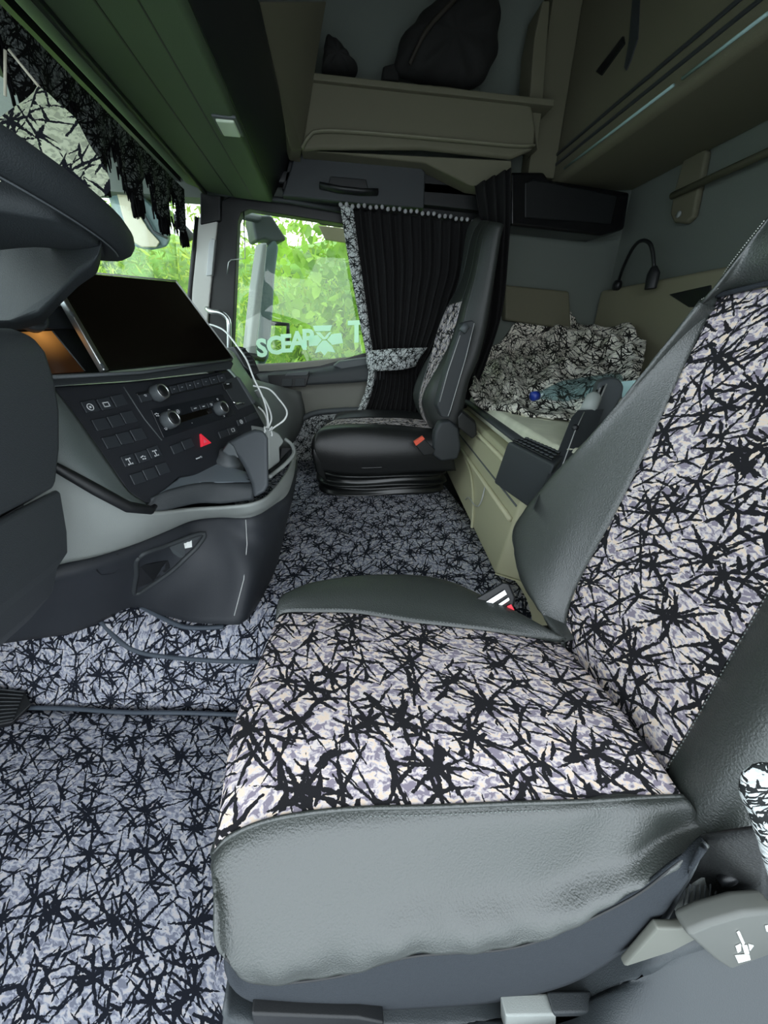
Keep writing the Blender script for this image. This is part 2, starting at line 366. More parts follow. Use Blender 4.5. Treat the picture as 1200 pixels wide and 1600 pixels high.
# black surround of the window opening
def ringface(outer, inner, ext, name, mat, parent, **kw):
    n = len(outer); vs = [np.array(p, float) for p in outer]+[np.array(p, float) for p in inner]; e = np.array(ext, float); vs += [p+e for p in vs]; m2 = 2*n
    fs = []
    for i in range(n):
        j = (i+1) % n
        fs += [(i, j, n+j, n+i), (m2+i, m2+n+i, m2+n+j, m2+j), (i, m2+i, m2+j, j), (n+i, n+j, m2+n+j, m2+n+i)]
    return mesh(name, vs, fs, mat, parent, **kw)
xs = XR-.035
inner = [P(372, 345, 'x', xs), P(377, 332, 'x', xs), P(390, 327, 'x', xs), P(545, 351, 'x', xs), (xs, -.62, 1.42), (xs, -.66, 1.38), (xs, -.66, .87), (xs, -.60, .84), P(570, 552, 'x', xs), P(500, 572, 'x', xs), P(430, 580, 'x', xs), P(375, 580, 'x', xs), P(362, 565, 'x', xs)]
outer = [P(333, 345, 'x', xs), P(338, 318, 'x', xs), P(370, 300, 'x', xs), P(545, 318, 'x', xs), (xs, -.72, 1.52), (xs, -.76, 1.44), (xs, -.76, .84), (xs, -.70, .79), P(570, 585, 'x', xs), P(500, 592, 'x', xs), P(430, 596, 'x', xs), P(350, 600, 'x', xs), P(322, 575, 'x', xs)]
ringface(outer, inner, (.06, 0, 0), 'window_surround', plastic_k, door, bevel=.006)
win = struct(MB().prism([(XR+.01, .60, .74), (XR+.01, .50, 1.52), (XR+.01, -.72, 1.52), (XR+.01, -.72, .74)], (.005, 0, 0)).build('window_2', glass, smooth=False))
# upper header rails over the door
MB().box((XR-.05, -.12, 1.545), (.06, 1.45, .05)).build('header_rail', plastic_k, door, bevel=.01)
MB().tube([P(322, 300, 'x', 2.14), P(450, 314, 'x', 2.14), P(540, 330, 'x', 2.14)], .010).build('weather_strip', plastic_d, door)
# sill: sloping grey door cap with an arm pad
v, f, uv, _ = grid([[P(398, 583, 'x', 2.19), P(430, 580, 'x', 2.19), P(500, 573, 'x', 2.19), P(570, 553, 'x', 2.19), P(640, 540, 'x', 2.19)],
                    [P(405, 592, 'x', 2.12), P(440, 588, 'x', 2.12), P(500, 583, 'x', 2.12), P(575, 572, 'x', 2.12), P(650, 560, 'x', 2.12)],
                    [P(415, 605, 'x', 2.11), P(450, 603, 'x', 2.11), P(510, 600, 'x', 2.11), P(575, 596, 'x', 2.11), P(650, 585, 'x', 2.11)]], 30, 10)
mesh('sill_cap', v, f, plastic_d, door, uv=uv, solid=.012)
pad = MB().prism([P(520, 572, 'x', 2.12), P(530, 565, 'x', 2.12), P(580, 558, 'x', 2.12), P(640, 556, 'x', 2.12), P(640, 577, 'x', 2.12), P(535, 578, 'x', 2.12)], (.05, 0, .005)).build('arm_pad', plastic_m, door, bevel=.008)
sw = MB().prism([P(418, 586, 'x', 2.10), P(484, 584, 'x', 2.10), P(478, 604, 'x', 2.10), P(430, 606, 'x', 2.10), P(420, 598, 'x', 2.10)], (.04, 0, 0)).build('switch_panel', plastic_k, door, bevel=.004)
for k in range(2):
    MB().prism([P(441+k*20, 592, 'x', 2.097), P(457+k*20, 591, 'x', 2.097), P(456+k*20, 603, 'x', 2.097), P(440+k*20, 604, 'x', 2.097)], (.01, 0, 0)).build('window_switch', plastic_d, sw, bevel=.002)
MB().prism([P(448, 583, 'x', 2.095), P(484, 579, 'x', 2.095), P(480, 587, 'x', 2.095), P(445, 588, 'x', 2.095)], (.03, 0, 0)).build('door_handle', plastic_m, door, bevel=.003)
# carpeted lower pocket of the door with its arched rim
arc = [P(452, 725, 'x', 2.12), P(452, 690, 'x', 2.12), P(462, 665, 'x', 2.12), P(480, 650, 'x', 2.12), P(510, 643, 'x', 2.12), P(580, 640, 'x', 2.12), P(640, 640, 'x', 2.12)]
ca = catmull(arc, 30)
pk = MB().prism(ca+[P(640, 725, 'x', 2.12)], (.05, 0, 0)).build('pocket_lining', fab_trim, door, smooth=False); boxuv(pk)
MB().tube(ca, .016).build('pocket_rim', plastic_m, door)
# window lettering, seen from its back
sticker = M('pale_cyan_window_film', (.62, .92, .84), .7)
_n = sticker.node_tree; _t = _n.nodes.new('ShaderNodeBsdfTranslucent'); _t.inputs[0].default_value = (.80, 1, 1, 1); _m = _n.nodes.new('ShaderNodeMixShader'); _m.inputs[0].default_value = .95
_n.links.new(_n.nodes['Principled BSDF'].outputs[0], _m.inputs[1]); _n.links.new(_t.outputs[0], _m.inputs[2]); _n.links.new(_m.outputs[0], _n.nodes['Material Output'].inputs[0])
sg = empty('window_lettering', (2.2, .1, .85), 'pale cyan cut-film lettering along the bottom of the passenger window', 'lettering')
def text_mesh(name, body, mat, parent, o, r, up, size, ext=0, shear=0, off=0, res=3):
    cu = bpy.data.curves.new(name, 'FONT'); cu.body = body; cu.size = size; cu.extrude = ext; cu.offset = off; cu.align_x = 'CENTER'; cu.align_y = 'CENTER'; cu.resolution_u = res
    tmp = bpy.data.objects.new(name, cu); COL.objects.link(tmp); dg = bpy.context.evaluated_depsgraph_get(); me = bpy.data.meshes.new_from_object(tmp.evaluated_get(dg)); bpy.data.objects.remove(tmp); bpy.data.curves.remove(cu)
    r = unit(r); up = unit(up); n = np.cross(r, up); o = np.array(o, float)
    for vv in me.vertices:
        q = o+r*vv.co.x+up*vv.co.y+n*vv.co.z; vv.co = q
    me.materials.clear(); me.materials.append(mat); ob = bpy.data.objects.new(name, me); link(ob, parent); return ob
xg = XR-.004
for k_, (ch, px, py, sz) in enumerate((('S', 409, 545, .115), ('C', 429, 541, .115), ('E', 447, 538, .115), ('A', 465, 534, .12), ('P', 481, 530, .115), ('T', 557, 520, .14))):
    text_mesh('letter', ch, sticker, sg, P(px, py, 'x', xg-.0015*k_), (0, -1, .08), (0, 0, 1), sz, off=.0045)
cx, cy = 506, 530
em = MB()
for q in ([(489, 509), (519, 508), (516, 517), (492, 518)], [(493, 519), (500, 519), (507, 527), (514, 519), (518, 519), (510, 530), (507, 530.5), (504, 530)], [(482, 526), (496, 523), (503, 531), (496, 540), (483, 541)], [(511, 531), (518, 522), (533, 520), (536, 536), (519, 539)], [(504, 532), (510, 532), (519, 541), (524, 551), (512, 549), (507, 556), (501, 549), (492, 552), (496, 541)]):
    k = len(em.v); em.v += [P(a, b, 'x', xg-.011-.001*k/5) for a, b in q]; em.f.append(tuple(range(k, k+len(q))))
em.build('emblem', sticker, sg, smooth=False)

# A-pillar
ap = MB().prism([P(308, 340, 'x', 2.15), P(342, 330, 'x', 2.15), P(333, 420, 'x', 2.15), P(325, 500, 'x', 2.15), P(330, 560, 'x', 2.15), P(295, 560, 'x', 2.15), P(300, 450, 'x', 2.15), P(306, 390, 'x', 2.15)], (.1, .02, 0)).build('trim_2', M('pillar_grey', (.62, .62, .58), .5), bevel=.008); struct(ap)
MB().prism([P(330, 372, 'x', 2.14), P(336, 374, 'x', 2.14), P(331, 430, 'x', 2.14), P(322, 431, 'x', 2.14), P(326, 380, 'x', 2.14)], (.03, 0, 0)).build('pillar_insert', M('pale_insert', (.6, .62, .62), .4), ap, bevel=.003)
MB().prism([P(312, 300, 'x', 2.145), P(345, 296, 'x', 2.145), P(345, 345, 'x', 2.145), P(312, 352, 'x', 2.145)], (.08, 0, 0)).build('pillar_top', plastic_k, ap, bevel=.008)
MB().tube([P(309, 340, 'x', 2.16), P(303, 400, 'x', 2.16), P(296, 470, 'x', 2.16), P(292, 560, 'x', 2.16)], .012).build('glass_seal', plastic_k, ap)
gh = MB().tube(catmull([P(323, 482, 'x', 2.08), P(330, 487, 'x', 2.05), P(345, 489, 'x', 2.04), P(355, 497, 'x', 2.04), P(358, 510, 'x', 2.04), P(358, 560, 'x', 2.06)], 24), .011).build('grab_handle', silver)
tag(gh, 'curved silver grab handle on the pillar beside the passenger window', 'handle')
# thin hook wire on the window frame
tag(MB().tube([P(381, 330, 'x', 2.15), P(383, 404, 'x', 2.15), P(361, 406, 'x', 2.15), P(357, 410, 'x', 2.15), P(355, 428, 'x', 2.15)], .0025).build('wire_hook', silver), 'thin bent wire hanging at the front corner of the passenger window', 'wire')

# ---------------------------------------------------------------- overhead console above the windscreen
hc = empty('overhead_console', (1.1, .4, 1.5), 'long dark overhead storage console, tinted for green foliage light, above the windscreen', 'storage console')
def xprism(poly, x0, x1): return MB().prism([(x0, y, z) for y, z in poly], (x1-x0, 0, 0))
xprism([(.62, 1.50), (.53, 1.475), (.40, 1.462), (.27, 1.455), (.262, 1.47), (.27, 1.56), (.62, 1.6)], 0.0, 2.14).build('console_underside', plastic_hd, hc, bevel=.006)
xprism([(.262, 1.475), (.17, 1.62), (.17, 1.66), (.40, 1.68), (.40, 1.56), (.27, 1.50)], 0.0, 2.145).build('console_shelf_edge', plastic_k, hc, bevel=.004)
for yy, zz in ((.345, 1.4605), (.43, 1.4655)):
    MB().box((1.07, yy, zz), (2.12, .004, .004)).build('panel_seam', plastic_k, hc, smooth=False)
MB().box((1.07, .545, 1.474), (2.13, .016, .02)).build('console_lip', plastic_k, hc, bevel=.004)
lb = PN(357, 199, (0, .3, 1.452), (0, 0, 1))
lt = MB().box(lb, (.085, .05, .012)).build('courtesy_lamp', M('lamp_lens', (.55, .65, .5), .25), bevel=.004)
tag(lt, 'small pale square lamp lens set in the underside of the overhead console', 'lamp')
MB().box(lb+np.array((0, 0, .004)), (.105, .065, .008)).build('lamp_bezel', plastic_m, lt, bevel=.003)

# ---------------------------------------------------------------- side locker over the passenger door
sl = empty('door_locker', (2.1, -.1, 1.6), 'dark grey locker flap with a recessed black pull above the passenger door', 'locker')
xl = 2.09
MB().prism([P(462, 236, 'x', xl), P(655, 258, 'x', xl), P(665, 268, 'x', xl), P(663, 326, 'x', xl), P(560, 318, 'x', xl), P(440, 306, 'x', xl)], (.10, 0, 0)).build('flap', plastic_d, sl, bevel=.008)
MB().prism([P(516, 275, 'x', xl-.004), P(572, 280, 'x', xl-.004), P(576, 296, 'x', xl-.004), P(512, 291, 'x', xl-.004)], (.02, 0, 0)).build('pull_recess', plastic_k, sl, bevel=.003)
MB().tube([P(500, 290, 'x', xl-.012), P(530, 296, 'x', xl-.02), P(565, 300, 'x', xl-.02), P(590, 300, 'x', xl-.012)], .020, n=10, flat=.6).build('pull_handle', plastic_k, sl)
struct(MB().prism([P(440, 296, 'x', 2.12), P(800, 335, 'x', 2.12), P(800, 262, 'x', 2.12), P(664, 252, 'x', 2.12), P(455, 236, 'x', 2.12)], (.08, 0, 0)).build('trim_3', plastic_k, bevel=.005))

# ---------------------------------------------------------------- upper side shelf (tan) with bags
us = empty('side_shelf', (2.0, -.4, 1.8), 'tan moulded open shelf high on the passenger side holding dark bags', 'shelf')
xf = 1.98
ztop = P(660, 137, 'x', xf)[2]; 
fr_out = [P(486, 122, 'x', xf), P(560, 120, 'x', xf), P(700, 133, 'x', xf), P(800, 148, 'x', xf), P(832, 165, 'x', xf), P(838, 200, 'x', xf), P(835, 232, 'x', xf), P(800, 247, 'x', xf), P(660, 232, 'x', xf), P(500, 232, 'x', xf), P(470, 235, 'x', xf), P(478, 180, 'x', xf)]
MB().prism(fr_out, (.03, 0, 0)).build('shelf_front', plastic_tan, us, bevel=.012)
MB().tube(catmull([P(472, 232, 'x', xf-.01), P(484, 212, 'x', xf-.012), P(500, 205, 'x', xf-.014), P(560, 207, 'x', xf-.014), P(680, 217, 'x', xf-.014), P(800, 228, 'x', xf-.012), P(835, 228, 'x', xf-.01)], 30), .010, flat=.5).build('front_rib', M('tan_rib', (.17, .165, .11), .6), us)
MB().box((2.10, -.38, ztop-.01), (.28, 1.0, .02)).build('shelf_board', plastic_tan, us, bevel=.004)
MB().prism([P(470, 234, 'x', xf+.03), P(800, 250, 'x', xf+.03), P(800, 300, 'x', xf+.05), P(735, 290, 'x', xf+.05), P(665, 255, 'x', xf+.05)], (.16, 0, 0)).build('shelf_underside', plastic_tan, us, bevel=.006)
MB().box((2.15, -.935, 1.96), (.09, .125, .70)).build('end_column', plastic_tan, us, bevel=.004)
# side partitions
MB().prism([P(395, 0, 'x', 1.5), P(510, 0, 'x', 1.9), P(500, 60, 'x', 1.95), P(488, 120, 'x', 1.98), P(472, 234, 'x', 1.98), P(455, 236, 'x', 2.0)], (.10, .02, .0)).build('shelf_end_panel', plastic_tan, us, bevel=.006)
MB().prism([P(835, 60, 'x', 2.02), P(848, 0, 'x', 2.02), P(860, 0, 'x', 2.02), P(850, 150, 'x', 2.02), P(840, 235, 'x', 2.02), P(828, 150, 'x', 2.02)], (.12, 0, 0)).build('shelf_divider', plastic_tan, us, bevel=.006)
def blob(name, outline, x, depth, mat, parent=None, inset=.6):
    """a soft bulging bag from an outline in a plane of constant x"""
    pts = catmull([P(a, b, 'x', x) for a, b in outline], 36, closed=True); c = sum(pts)/len(pts); vs = []; fs = []; n = len(pts)
    lay = [(.55, 1.0), (.85, .75), (.97, .35), (1, 0), (.97, -.35), (.85, -.75), (.55, -1.0)]
    for s_, d_ in lay:
        for k, p in enumerate(pts):
            w = 1+.05*math.sin(k*2.1)+.03*math.sin(k*.9+s_*9); vs.append(c+(p-c)*s_*w+np.array((-d_*depth*.5*(1+.12*math.sin(k*1.3)), 0, 0)))
    for i in range(len(lay)-1):
        for j in range(n): fs.append((i*n+j, i*n+(j+1) % n, (i+1)*n+(j+1) % n, (i+1)*n+j))
    fs += [tuple(range(n))[::-1], tuple((len(lay)-1)*n+j for j in range(n))]
    return mesh(name, vs, fs, mat, parent, sub=1)
bag_m = M('black_bag_nylon', (.008, .008, .007), .85, bump=.6, bscale=30)
b1 = blob('duffel_bag', [(622, 70), (660, 20), (720, -15), (775, -10), (780, 60), (765, 110), (738, 143), (690, 132), (635, 124), (618, 110)], 2.06, .14, bag_m)
tag(b1, 'big crumpled black bag standing on the high side shelf', 'bag')
MB().tube(catmull([P(640, 100, 'x', 1.98), P(665, 50, 'x', 1.97), P(700, 10, 'x', 1.97), P(730, -20, 'x', 1.98)], 16), .008).build('bag_strap', M('strap_brown', (.022, .018, .012), .7), b1)
b2 = blob('cap', [(504, 100), (510, 62), (530, 72), (548, 95), (560, 112), (535, 118), (505, 115)], 2.04, .12, bag_m)
tag(b2, 'small black peaked bundle on the front end of the high side shelf', 'cap')
tag(MB().prism([P(598, 125, 'x', 2.05), P(598, 102, 'x', 2.05), P(620, 96, 'x', 2.05), P(625, 126, 'x', 2.05)], (.08, 0, 0)).build('pouch', bag_m, bevel=.01), 'little black pouch leaning against the big bag on the side shelf', 'pouch')

# ---------------------------------------------------------------- rear locker with light strips, right side
rl = empty('rear_locker', (1.3, -1.2, 1.9), 'olive-tan overhead locker with slim light strips above the bunk', 'locker')
YL = -1.0
xprism([(YL, 1.60), (YL-.02, 1.585), (YW, 1.62), (YW, 2.30), (YL, 2.30), (YL, 1.75), (YL, 1.70)], 0.0, 2.19).build('locker_body', plastic_tan, rl, bevel=.010)
def yface(poly, y, ext, name, mat, parent, **kw): return MB().prism([P(a, b, 'y', y) for a, b in poly], ext).build(name, mat, parent, **kw)
for a, b in (((880, 277), (1050, 143)), ((1066, 126), (1200, 20))):
    p0, p1 = P(*a, 'y', YL+.004), P(*b, 'y', YL+.004); p0[2] = p1[2] = 1.618
    MB().tube([p0, p1], .006, flat=.7).build('light_strip', led_m, rl)
for z0, dy in ((1.66, .003), (1.695, .006)):
    MB().box((1.1, YL+dy, z0), (2.15, .008, .010)).build('moulding_groove', plastic_d, rl, bevel=.002)
lh = yface([(930, 112), (972, 56), (974, 68), (938, 118)], YL+.008, (0, -.02, 0), 'locker_pull', plastic_k, rl, bevel=.003)
yface([(990, -30), (1000, -30), (996, 60), (985, 95), (978, 110), (975, 105), (983, 60)], YL+.004, (0, -.01, 0), 'flap_seam', plastic_d, rl, smooth=False)
# glossy black box under the locker
bb = MB().prism([P(798, 268, 'x', 2.05), P(850, 268, 'x', 2.05), P(858, 280, 'x', 2.05), P(985, 300, 'x', 2.05), P(976, 358, 'x', 2.05), P(940, 368, 'x', 2.05), P(798, 352, 'x', 2.05)], (.14, 0, 0)).build('speaker_box', M('gloss_black', (.004, .004, .005), .25), bevel=.012)
tag(bb, 'glossy black box fixed under the rear locker beside the passenger seat', 'speaker')
MB().prism([P(820, 285, 'x', 2.045), P(835, 280, 'x', 2.045), P(965, 305, 'x', 2.045), P(955, 350, 'x', 2.045), P(820, 340, 'x', 2.045)], (.02, 0, 0)).build('speaker_grille', plastic_k, bb, bevel=.006)

# wall trims around the bunk
struct(MB().prism([P(790, 445, 'x', 2.14), P(890, 455, 'x', 2.14), P(893, 515, 'x', 2.14), P(790, 500, 'x', 2.14)], (.06, 0, 0)).build('trim_4', plastic_tan, bevel=.01))
struct(MB().prism([(2.18, YW+.06, .75), (2.18, YW+.06, 1.19), (.2, YW+.06, 1.19), (.2, YW+.06, .75)], (0, -.06, 0)).build('trim_5', M('tan_rear_trim', (.21, .20, .13), .65, bump=.2, bscale=500), bevel=.015))
# dark recess in the rear trim
MB().prism([P(1044, 460, 'y', YW+.065), P(1110, 445, 'y', YW+.065), P(1110, 480, 'y', YW+.065), P(1075, 480, 'y', YW+.065)], (0, -.02, 0)).build('recess', plastic_k, bpy.data.objects['trim_5'], bevel=.004)
# vertical bracket and rail for the upper bunk
br = empty('bunk_bracket', (1.8, -1.42, 1.55), 'grey wall bracket carrying a slim horizontal rail above the bunk', 'rail')
yface([(1068, 245), (1098, 232), (1103, 235), (1098, 262), (1082, 338), (1070, 350), (1052, 348), (1046, 335), (1052, 300)], YW+.03, (0, -.03, 0), 'bracket', plastic_tan, br, bevel=.01)
p0 = P(1050, 306, 'y', YW+.05); MB().tube([p0, p0+np.array((-1.4, .0, .02))], .013).build('rail', plastic_tan, br)
for px in (1062,):
    MB().lathe(P(1062, 335, 'y', YW+.03), (0, 1, 0), [(.001, .002), (.012, .002), (.012, .008), (.001, .009)]).build('screw_cap', plastic_g, br)
# gooseneck reading lamp
gl = empty('reading_lamp', (2.0, -1.42, 1.2), 'black gooseneck reading lamp arched on the wall over the bunk', 'lamp')
g = [(966, 440, -1.40), (975, 415, -1.36), (990, 386, -1.33), (1003, 376, -1.32), (1015, 380, -1.32), (1020, 395, -1.33), (1022, 418, -1.34)]
MB().tube(catmull([P(a, b, 'y', y) for a, b, y in g], 30), .0075).build('flexible_neck', plastic_k, gl)
hd = [P(1022, 416, 'y', -1.34), P(1021, 428, 'y', -1.34), P(1016, 452, 'y', -1.34)]
MB().tube(hd, [.012, .026, .024], n=12, flat=.6).build('lamp_head', plastic_k, gl, bevel=.004)
MB().lathe(P(967, 446, 'y', YW+.06), (0, 1, 0), [(.001, .0), (.022, .0), (.022, .02), (.001, .024)]).build('wall_mount', plastic_k, gl)

# ================================================================== DASHBOARD
PSI, TAU = math.radians(20), math.radians(21)
FR = frame(PSI, TAU); FN = FR[:, 2]; FO = CAM+ray(160, 650)/F*.65
def FP(px, py, lift=0.0): return PN(px, py, FO+FN*lift, FN)
dash = empty('dashboard', (1.0, .6, .3), 'charcoal and light grey dashboard centre stack turned towards the driver', 'dashboard')
fac = [(80, 603), (200, 596), (358, 579), (372, 596), (396, 632), (420, 676), (424, 705), (395, 735), (280, 745), (238, 786), (224, 785), (200, 768), (165, 718), (120, 654), (84, 612)]
facia = MB().prism([FP(a, b) for a, b in fac], -FN*.03).build('facia', M('facia_black', (.011, .013, .017), .6, bump=.15, bscale=900), dash, bevel=.004)
# rim above the facia
MB().prism([FP(76, 590, .012), (FP(220, 583, .012)), FP(362, 563, .012), FP(366, 568, .022), FP(362, 577, .02), FP(220, 594, .02), FP(80, 604, .02)], (0.03, .12, .0)).build('upper_rim', plastic_d, dash, bevel=.004)
MB().tube([FP(74, 590, .016), FP(220, 582, .016), FP(362, 562, .016)], .003).build('rim_edge', plastic_m, dash)
# slanted flank left of the facia
v, f, uv, _ = grid([[FP(82, 606), FP(120, 654), FP(165, 718), FP(200, 768), FP(228, 787)], [FP(72, 612, .01), FP(100, 665, .012), FP(120, 715, .014), FP(165, 765, .014), FP(222, 796, .012)],
                    [FP(52, 620, .0), FP(60, 680, .0), FP(80, 725, .0), FP(140, 768, .0), FP(215, 798, .0)]], 24, 8)
mesh('flank', v, f, M('flank_grey', (.10, .12, .115), .5, bump=.2, bscale=900), dash, uv=uv, solid=.004)
MB().tube([FP(60, 715, .012), FP(100, 737, .012), FP(150, 765, .012), FP(200, 792, .012), FP(236, 797, .012), FP(243, 790, .012)], [.006, .008, .010, .010, .008, .004], n=8).build('flank_lip', plastic_k, dash)
# light grey band and dark lower body
rc = [FP(40, 690), FP(98, 735), FP(150, 765), FP(210, 795), FP(240, 800), P(300, 795, 'z', .575), P(350, 792, 'z', .56), P(395, 786, 'z', .56), P(425, 768, 'z', .56), P(456, 722, 'z', .57), P(458, 692, 'z', .58)]
rb = [P(30, 900, 'z', .53), P(95, 882, 'z', .53), P(150, 870, 'z', .52), P(210, 850, 'z', .51), P(262, 828, 'z', .505), P(300, 812, 'z', .50), P(345, 807, 'z', .50), P(390, 808, 'z', .50), P(425, 790, 'z', .50), P(450, 768, 'z', .505), P(461, 718, 'z', .53)]
ra = [P(-40, 1010, 'z', .25), P(30, 1000, 'z', .26), P(120, 985, 'z', .26), P(200, 952, 'z', .265), P(245, 958, 'z', .27), P(300, 972, 'z', .28), P(350, 975, 'z', .285), P(380, 972, 'z', .285), P(412, 925, 'z', .285), P(436, 865, 'z', .287), P(450, 775, 'z', .29)]
rm = [lerp(a, b, .5)+np.array((-.004, -.006, 0)) for a, b in zip(rb, ra)]
v, f, uv, _ = grid([rc, [lerp(a, b, .5)+np.array((-.006, -.006, .0)) for a, b in zip(rc, rb)], rb], 70, 12); mesh('grey_band', v, f, plastic_g, dash, uv=uv, solid=.006)
lowm = M('lower_dash_plastic', (.018, .021, .026), .55, bump=.25, bscale=900)
sh = np.array((.004, .004, 0))
v, f, uv, _ = grid([[p+sh+np.array((0, 0, .004)) for p in rb], [p+np.array((-.010, -.008, -.016)) for p in rb], rm, ra], 70, 16); mesh('lower_body', v, f, lowm, dash, uv=uv, solid=.006)
from mathutils.bvhtree import BVHTree
_bv = BVHTree.FromPolygons([tuple(p) for p in v], f)
def low(px, py, k=0.0):
    r = Vector(ray(px, py)).normalized(); hit = _bv.ray_cast(Vector(CAM), r)
    return np.array(hit[0])-np.array(r)*(.004+k) if hit[0] is not None else PD(px, py, .85)
MB().tube([low(a, b) for a, b in ((384, 812), (386, 850), (381, 905), (366, 962))], .0012).build('panel_gap', plastic_l, dash)
# storage pocket in the lower body
pkt = [(217, 870), (262, 852), (318, 833), (310, 852), (290, 872), (271, 890), (240, 912), (211, 928), (213, 897)]
pocket = MB().prism([low(a, b) for a, b in pkt], (.01, .004, 0)).build('pocket', M('pocket_inside', (.05, .058, .062), .6), dash, smooth=False)
MB().tube(catmull([low(a, b, .003) for a, b in pkt], 60, closed=True)+[low(217, 870, .003)], .0055).build('pocket_rim', plastic_d, pocket)
MB().prism([low(218, 884, .002), low(262, 876, .002), low(266, 888, .002), low(240, 908, .002), low(214, 920, .002)], (.003, 0, 0)).build('pocket_painted_shade', plastic_k, pocket, smooth=False)  # flat black patch painted as the shade inside the pocket
MB().prism([low(286, 843, .003), low(299, 841, .003), low(300, 855, .003), low(289, 857, .003)], (.002, 0, 0)).build('sticker', M('sticker_white', (.75, .77, .74), .5), pocket, smooth=False)
MB().tube([low(146, 874, .004), low(152, 892, .004), (low(158, 898, .004)), low(178, 895, .004), low(184, 890, .004), low(184, 866, .004)], .0012).build('hatch_line', plastic_k, dash)
# dashboard volume behind
MB().prism([(.95, .50, .30), (.78, .75, .30), (.2, .95, .30), (.2, 1.2, .30), (2.18, 1.2, .30), (2.18, .62, .30), (1.5, .46, .30), (1.3, .36, .30)], (0, 0, .50)).build('dash_body', plastic_k, dash, bevel=.02)
# buttons laid out on the facia
def button(px, py, w, h, name='button', mat=None, lift=.0, parent=None, t=.005, bev=.0015):
    c = FP(px, py, lift+t*.5); return MB().box(c, (w, h, t), FR).build(name, mat or btn_m, parent or facia, bevel=bev)
btn_m = M('button_black', (.026, .030, .035), .4)
def quadbtn(q, name='button', mat=None, t=.004):
    return MB().prism([FP(a, b, t) for a, b in q], -FN*t).build(name, mat or btn_m, facia, bevel=.0012)
def cellq(x0, y0, ux, uy, vx, vy, g=.1):
    return [(x0+ux*g+vx*g, y0+uy*g+vy*g), (x0+ux*(1-g)+vx*g, y0+uy*(1-g)+vy*g), (x0+ux*(1-g)+vx*(1-g), y0+uy*(1-g)+vy*(1-g)), (x0+ux*g+vx*(1-g), y0+uy*g+vy*(1-g))]
def icon(px, py, s, kind, parent):
    c = FP(px, py, .0052); a, b = FR[:, 0]*s, FR[:, 1]*s; e = FN*.0006; mb = MB()
    if kind == 'box':
        for u0, v0, u1, v1 in ((-1, -.7, 1, -.45), (-1, .45, 1, .7), (-1, -.7, -.75, .7), (.75, -.7, 1, .7)): mb.prism([c+a*u0+b*v0, c+a*u1+b*v0, c+a*u1+b*v1, c+a*u0+b*v1], e)
    elif kind == 'axle':
        for u0, v0, u1, v1 in ((-.8, -1, .8, -.75), (-.12, -.9, .12, .9), (-.8, .75, .8, 1), (-.9, -1.1, -.6, -.6), (.6, -1.1, .9, -.6), (-.9, .6, -.6, 1.1), (.6, .6, .9, 1.1)): mb.prism([c+a*u0+b*v0, c+a*u1+b*v0, c+a*u1+b*v1, c+a*u0+b*v1], e)
    elif kind == 'dots':
        for u0, v0 in ((-.7, -.3), (0, -.5), (.7, -.2), (-.3, .4), (.5, .5)): mb.prism([c+a*(u0-.25)+b*(v0-.2), c+a*(u0+.25)+b*(v0-.2), c+a*(u0+.25)+b*(v0+.2), c+a*(u0-.25)+b*(v0+.2)], e)
    elif kind == 'ring':
        pts = [c+FN*.0003+a*math.cos(q)*.9+b*math.sin(q)*.9 for q in np.linspace(0, 2*PI, 17)]; mb.tube(pts, s*.14, n=5); mb.prism([c-a*.3-b*.3, c+a*.3-b*.3, c+a*.3+b*.3, c-a*.3+b*.3], e)
    elif kind == 'dash':
        mb.prism([c-a-b*.2, c+a-b*.2, c+a+b*.2, c-a+b*.2], e)
    mb.build('icon', icon_w, parent, smooth=False)
G1 = [[(124, 627), (149, 623), (171, 618)], [(141, 655), (165, 650), (186, 644)], [(157, 683), (179, 677), (201, 671)]]
for r, row in enumerate(G1):
    for k, (x0, y0) in enumerate(row):
        q = quadbtn(cellq(x0, y0, 24-k*1.5, -4.5, 11, 19.5, .05))
        if r == 0 and k < 2: icon(x0+17, y0+9, .0058, ('ring', 'box')[k], q)
G2 = [[(187, 713), (209, 707), (228, 700)], [(201, 741), (221, 734), (241, 726)]]
for r, row in enumerate(G2):
    for k, (x0, y0) in enumerate(row):
        q = quadbtn(cellq(x0, y0, 21-k, -6, 9, 18, .05))
        if r == 0: icon(x0+15, y0+8, .0055, ('axle', 'dots', 'axle')[k], q)
for (x0, y0) in ((265, 696), (282, 689)): quadbtn(cellq(x0, y0, 17, -6, 7, 15, .05))
for k, (x0, y0) in enumerate(((340, 674), (354, 669))):
    q = quadbtn(cellq(x0, y0, 14, -5, 5, 12, .05))
    if k: icon(x0+10, y0+3, .006, 'box', q)
for k, (x0, y0) in enumerate(((369, 656), (381, 651), (390, 647))):
    q = quadbtn(cellq(x0, y0, 11, -4, 4, 10, .05))
    if not k: icon(x0+8, y0+3, .0055, 'ring', q)
